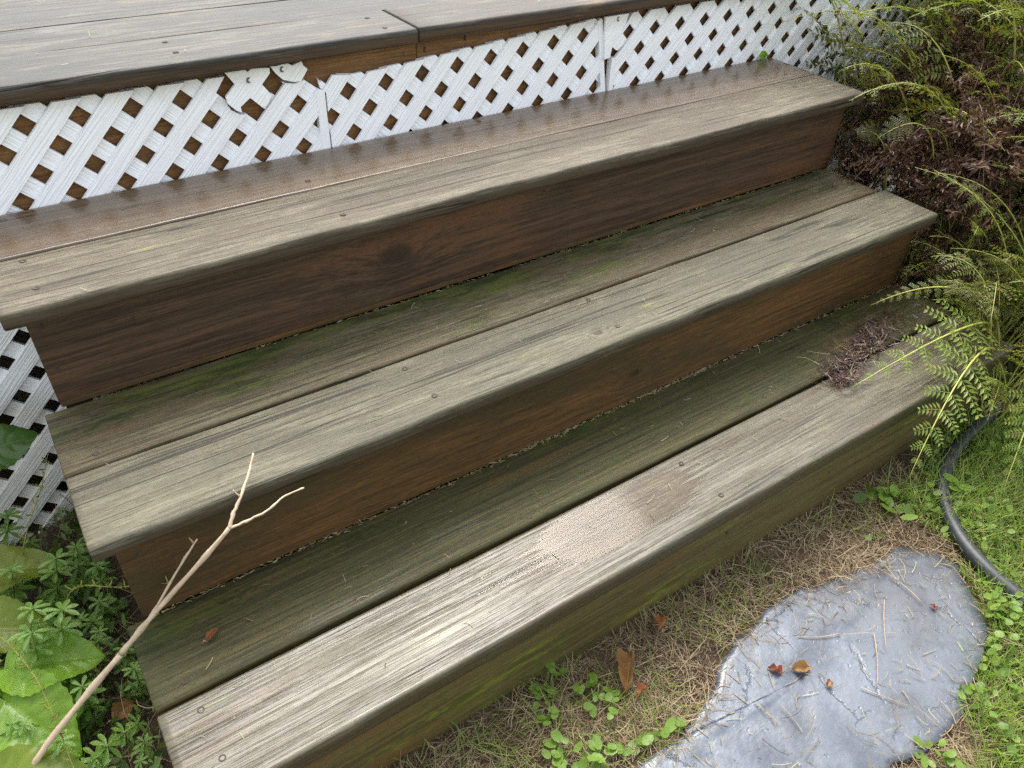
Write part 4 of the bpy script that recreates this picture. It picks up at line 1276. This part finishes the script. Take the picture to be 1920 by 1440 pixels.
seed_stalk('thin yellow-green seed stalk rising before the lattice', [(-.258, .628, -.08), (-.201, .594, .10), (-.154, .645, .15), (-.123, .668, .20)], 16, 1)
seed_stalk('horizontal yellow seed stalk pointing at the twig', [(-.21, .46, -.05), (-.157, .439, .12), (-.089, .339, .20), (-.028, .278, .235)], 20, 2)
seed_stalk('long bent seed stalk crossing the big leaves', [(-.28, .45, .06), (-.256, .43, .10), (-.224, .331, .12), (-.215, .266, .10), (-.214, .20, .05)], 24, 3)

# ------------------------------------------------------------------ small weeds in the straw
RND = None


def weed(label, P, n, lr, seed, spread=.02, creeping=None):
    r = random.Random(seed)
    z = float(ground_z(np.array(P[0]), np.array(P[1])))
    root = tag(empty('small_weed', (P[0], P[1], z)), label, 'weed')
    for i in range(n):
        if creeping:
            f = (i + .5) / n; c = Vector((creeping[0] * f, creeping[1] * f, .012 + .006 * math.sin(i))) + Vector((r.uniform(-.008, .008), r.uniform(-.008, .008), r.uniform(0, .006)))
        else:
            a = r.uniform(0, 6.28); d = spread * math.sqrt(r.random()); c = Vector((d * math.cos(a), d * math.sin(a), r.uniform(.008, .03)))
        b = Buf(); k = 8; az = r.uniform(0, 6.28); R_ = lr * r.uniform(.7, 1.25); tx, ty = r.gauss(0, .3), r.gauss(0, .3)
        v = [c]
        for j in range(k):
            t = 2 * math.pi * j / k; ex, ey = math.cos(t) * 1.15, math.sin(t) * .8
            lx, ly = R_ * (ex * math.cos(az) - ey * math.sin(az)), R_ * (ex * math.sin(az) + ey * math.cos(az))
            v.append(c + Vector((lx, ly, lx * tx + ly * ty + R_ * .18)))
        b.add(v, [], [(0, j + 1, (j + 1) % k + 1) for j in range(k)])
        ob('leaf', b.mesh('leaf', M['clover']), root)
    b = Buf()
    if creeping: b.tube(bez((0, 0, .004), (creeping[0] * .5, creeping[1] * .5 + .01, .012), (creeping[0], creeping[1], .010), 8), .0012, 5)
    else:
        for i in range(3): b.tube([(0, 0, -.005), (r.uniform(-.5, .5) * spread, r.uniform(-.5, .5) * spread, .022)], .0008, 5)
    ob('stem', b.mesh('stem', M['stem']), root)
    return root


weed('leafy green weed in the straw midway along the lowest riser', (.399, -.016), 16, .006, 1, .03)
weed('green weed cluster in the straw left of the curled dead leaf', (.444, -.076), 22, .0065, 2, .035)
weed('small weed close under the lowest riser', (.358, -.05), 9, .006, 3, .02)
weed('weed near the picture bottom beside the straw blades', (.350, -.115), 14, .008, 4, .025)
weed('creeping round-leaved weed trailing onto the slate corner', (.405, -.15), 20, .0085, 5, .02, creeping=(.125, -.02))
weed('round-leaved weed left of the creeping one', (.385, -.135), 10, .008, 6, .02)
weed('broad-leaved weed below the end of the lowest step', (1.168, -.065), 12, .012, 7, .03)
weed('small weed at the lower slate edge by the lawn', (.93, -.395), 18, .006, 8, .03)
weed('weed clump on the lawn side of the slate bottom', (.80, -.415), 22, .007, 9, .04)
weed('weed clump where slate and hose come closest', (1.12, -.33), 20, .007, 10, .04)
weed('pale round leaf weed touching the hose', (1.315, -.125), 7, .013, 11, .025)

# ------------------------------------------------------------------ fallen leaves and litter
def dead_leaf(label, loc, L, W, az, mat, seed, roll=20, curl=.1, wavy=.16):
    me = leaf_mesh(L, W, M[mat], seed, serr=.05, nu=30, nv=8, cup=.35, wavy=wavy, curl=curl, veins=5)
    lf = tag(ob('fallen_leaf', me, None, loc, (R(roll), R(-6), R(az))), label, 'leaf')
    b = Buf(); b.tube([(0, 0, 0), (-.12 * L, .01 * L, .01), (-.25 * L, .04 * L, .004)], [.0008, .0007, .0005], 5)
    ob('leaf_stalk', b.mesh('leaf_stalk', M['twig']), lf)
    return lf


dead_leaf('curled tan dead leaf with dark holes lying on the straw', (.535, -.045, .016), .070, .026, 222, 'deadleaf', 1)
dead_leaf('small orange-brown curled leaf on the slate', (.735, -.20, .010), .030, .018, 330, 'deadleaf', 2)
dead_leaf('dark curled leaf scrap touching the orange one on the slate', (.715, -.197, .009), .022, .014, 120, 'redleaf', 3)
dead_leaf('pale round leaf scrap in the middle of the slate', (.757, -.250, .009), .014, .012, 20, 'deadleaf', 4)
dead_leaf('red leaf scrap in the straw beyond the tan dead leaf', (.60, -.04, .02), .03, .016, 60, 'redleaf', 5)
dead_leaf('brown leaf scrap in the straw near the slate corner', (.52, -.10, .016), .026, .014, 190, 'redleaf', 6)
dead_leaf('red-brown leaf scrap on the far slate corner', (1.03, -.26, .009), .012, .009, 90, 'redleaf', 7)
dead_leaf('rusty curled leaf at the bed edge by the twig', (-.165, .30, -.02), .035, .028, 20, 'deadleaf', 8)
dead_leaf('tiny orange leaf caught high in the ferns', (2.2, .62, .60), .03, .012, 20, 'redleaf', 9)
dead_leaf('green leaf tip lying at the back corner of the top step', (1.575, .792, Z3 + .004), .045, .020, 20, 'broad', 12, 8, .02, .03)
dead_leaf('brown leaf flake on the lowest step near its end', (-.015, .205, Z1 + .004), .022, .009, 30, 'redleaf', 10, 4, .02, .05)

twp = [(.85, -.20, .016), (.90, -.23, .016), (.97, -.20, .017), (1.02, -.24, .017), (.80, -.28, .016)]
for i, (x, y, z) in enumerate(twp):
    a = random.uniform(0, 6.28); L = random.uniform(.05, .11)
    d = Vector((math.cos(a), math.sin(a), 0)); s = Vector((-d.y, d.x, 0))
    b = Buf(); b.tube(bez(Vector((0, 0, 0)), d * L * .5 + s * random.uniform(-.02, .02), d * L, 7), [.0008] * 3 + [.0006] * 4, 5)
    tag(ob('thin_twig', b.mesh('thin_twig', M['twig']), None, (x, y, z - .0065)), 'thin dry stem lying loose on the slate', 'twig', 'thin dry stems scattered over the slate')


def litter_pts(n, x0, x1, y0, y1, z): return np.column_stack([rng.uniform(x0, x1, n), rng.uniform(y0, y1, n), np.full(n, z)])


sets = [litter_pts(45, -.08, 1.55, .01, .135, Z1 + .0008), litter_pts(60, -.08, 1.6, .15, .283, Z1 + .0012), litter_pts(24, -.08, 1.6, .275, .40, Z2 + .0006),
        litter_pts(40, -.08, 1.6, .41, .545, Z2 + .0018), litter_pts(20, -.08, 1.6, .53, .80, Z3 + .0014), litter_pts(14, 0, 1.5, .81, 1.1, DZ + .002)]
tag(ribbons('loose_litter', np.concatenate(sets), M['litter'], .003, .020, .0011, .0006, .7, 3, 0), 'loose straw bits and needles scattered over the step boards', 'litter', kind='stuff')
# seam of debris where tread meets riser
xs = np.concatenate([rng.uniform(-.07, 1.58, 700), rng.normal(.62, .05, 90), rng.normal(.80, .07, 120), rng.normal(.95, .03, 90)])
seam = np.column_stack([xs, .2862 - np.abs(rng.normal(0, .0022, len(xs))), np.full(len(xs), Z1 + .0015)])
tag(ribbons('seam_debris', seam, M['litter'], .002, .011, .0014, .0035, .8, 3, .05, align=.35), 'line of pale debris packed along the lowest tread and its riser', 'litter', kind='stuff')
xs = rng.uniform(.2, 1.58, 300)
seam = np.column_stack([xs, .5485 - np.abs(rng.normal(0, .0018, len(xs))), np.full(len(xs), Z2 + .0015)])
tag(ribbons('seam_debris', seam, M['litter'], .002, .009, .0011, .002, .8, 3, .03, align=.35), 'thin line of debris along the back of the middle tread', 'litter', kind='stuff')
# slate litter
sp = scatter(150, .36, 1.15, -.39, -.10, slate_d)
tag(ribbons('slate_litter', np.column_stack([sp, np.full(len(sp), .0078)]), M['litter'], .004, .03, .0014, .0012, .7, 3, 0), 'bits of straw and leaf scattered over the slate', 'litter', kind='stuff')
# brown heap of withered fern on the lowest step
hp_ = []
for cx, cy, sx, sy, n in [(1.345, .172, .042, .016, 300), (1.25, .148, .034, .014, 280), (1.19, .122, .018, .013, 200), (1.42, .20, .05, .02, 90)]:
    p = np.column_stack([rng.normal(cx, sx, n), rng.normal(cy, sy, n), Z1 + .002 + np.abs(rng.normal(0, .0055, n))]); hp_.append(p)
tag(ribbons('withered_litter_heap', np.concatenate(hp_), M['heap'], .006, .028, .0021, .003, 1.5, 3, .05), 'heap of withered purple-brown fern bits on the lowest step', 'litter', kind='stuff')
hs_ = np.column_stack([rng.normal(1.27, .05, 26), rng.normal(.155, .02, 26), Z1 + .006 + np.abs(rng.normal(0, .004, 26))])
tag(ribbons('straw_on_heap', hs_, M['litter'], .015, .05, .0011, .004, .6, 3, .03), 'pale straws caught on the withered fern heap', 'litter', kind='stuff')

# water standing in the grain of the lowest board
pud = [(.575 + .25 * math.cos(a), .082 + .050 * math.sin(a)) for a in [2 * math.pi * k / 24 for k in range(24)]]
pp = [Vector((x, y, 0)) for x, y in pud]
c = Vector((.55, .088, 0)); b = Buf(); n = len(pp)
b.add([Vector((0, 0, 0))] + [(p - c) * .5 for p in pp] + [p - c for p in pp], [(1 + k, 1 + n + k, 1 + n + (k + 1) % n, 1 + (k + 1) % n) for k in range(n)], [(0, 1 + k, 1 + (k + 1) % n) for k in range(n)])
tag(ob('puddle', b.mesh('puddle', M['water']), None, (c.x, c.y, Z1 - .00075)), 'thin puddle mirroring the sky on the lowest step', 'puddle')
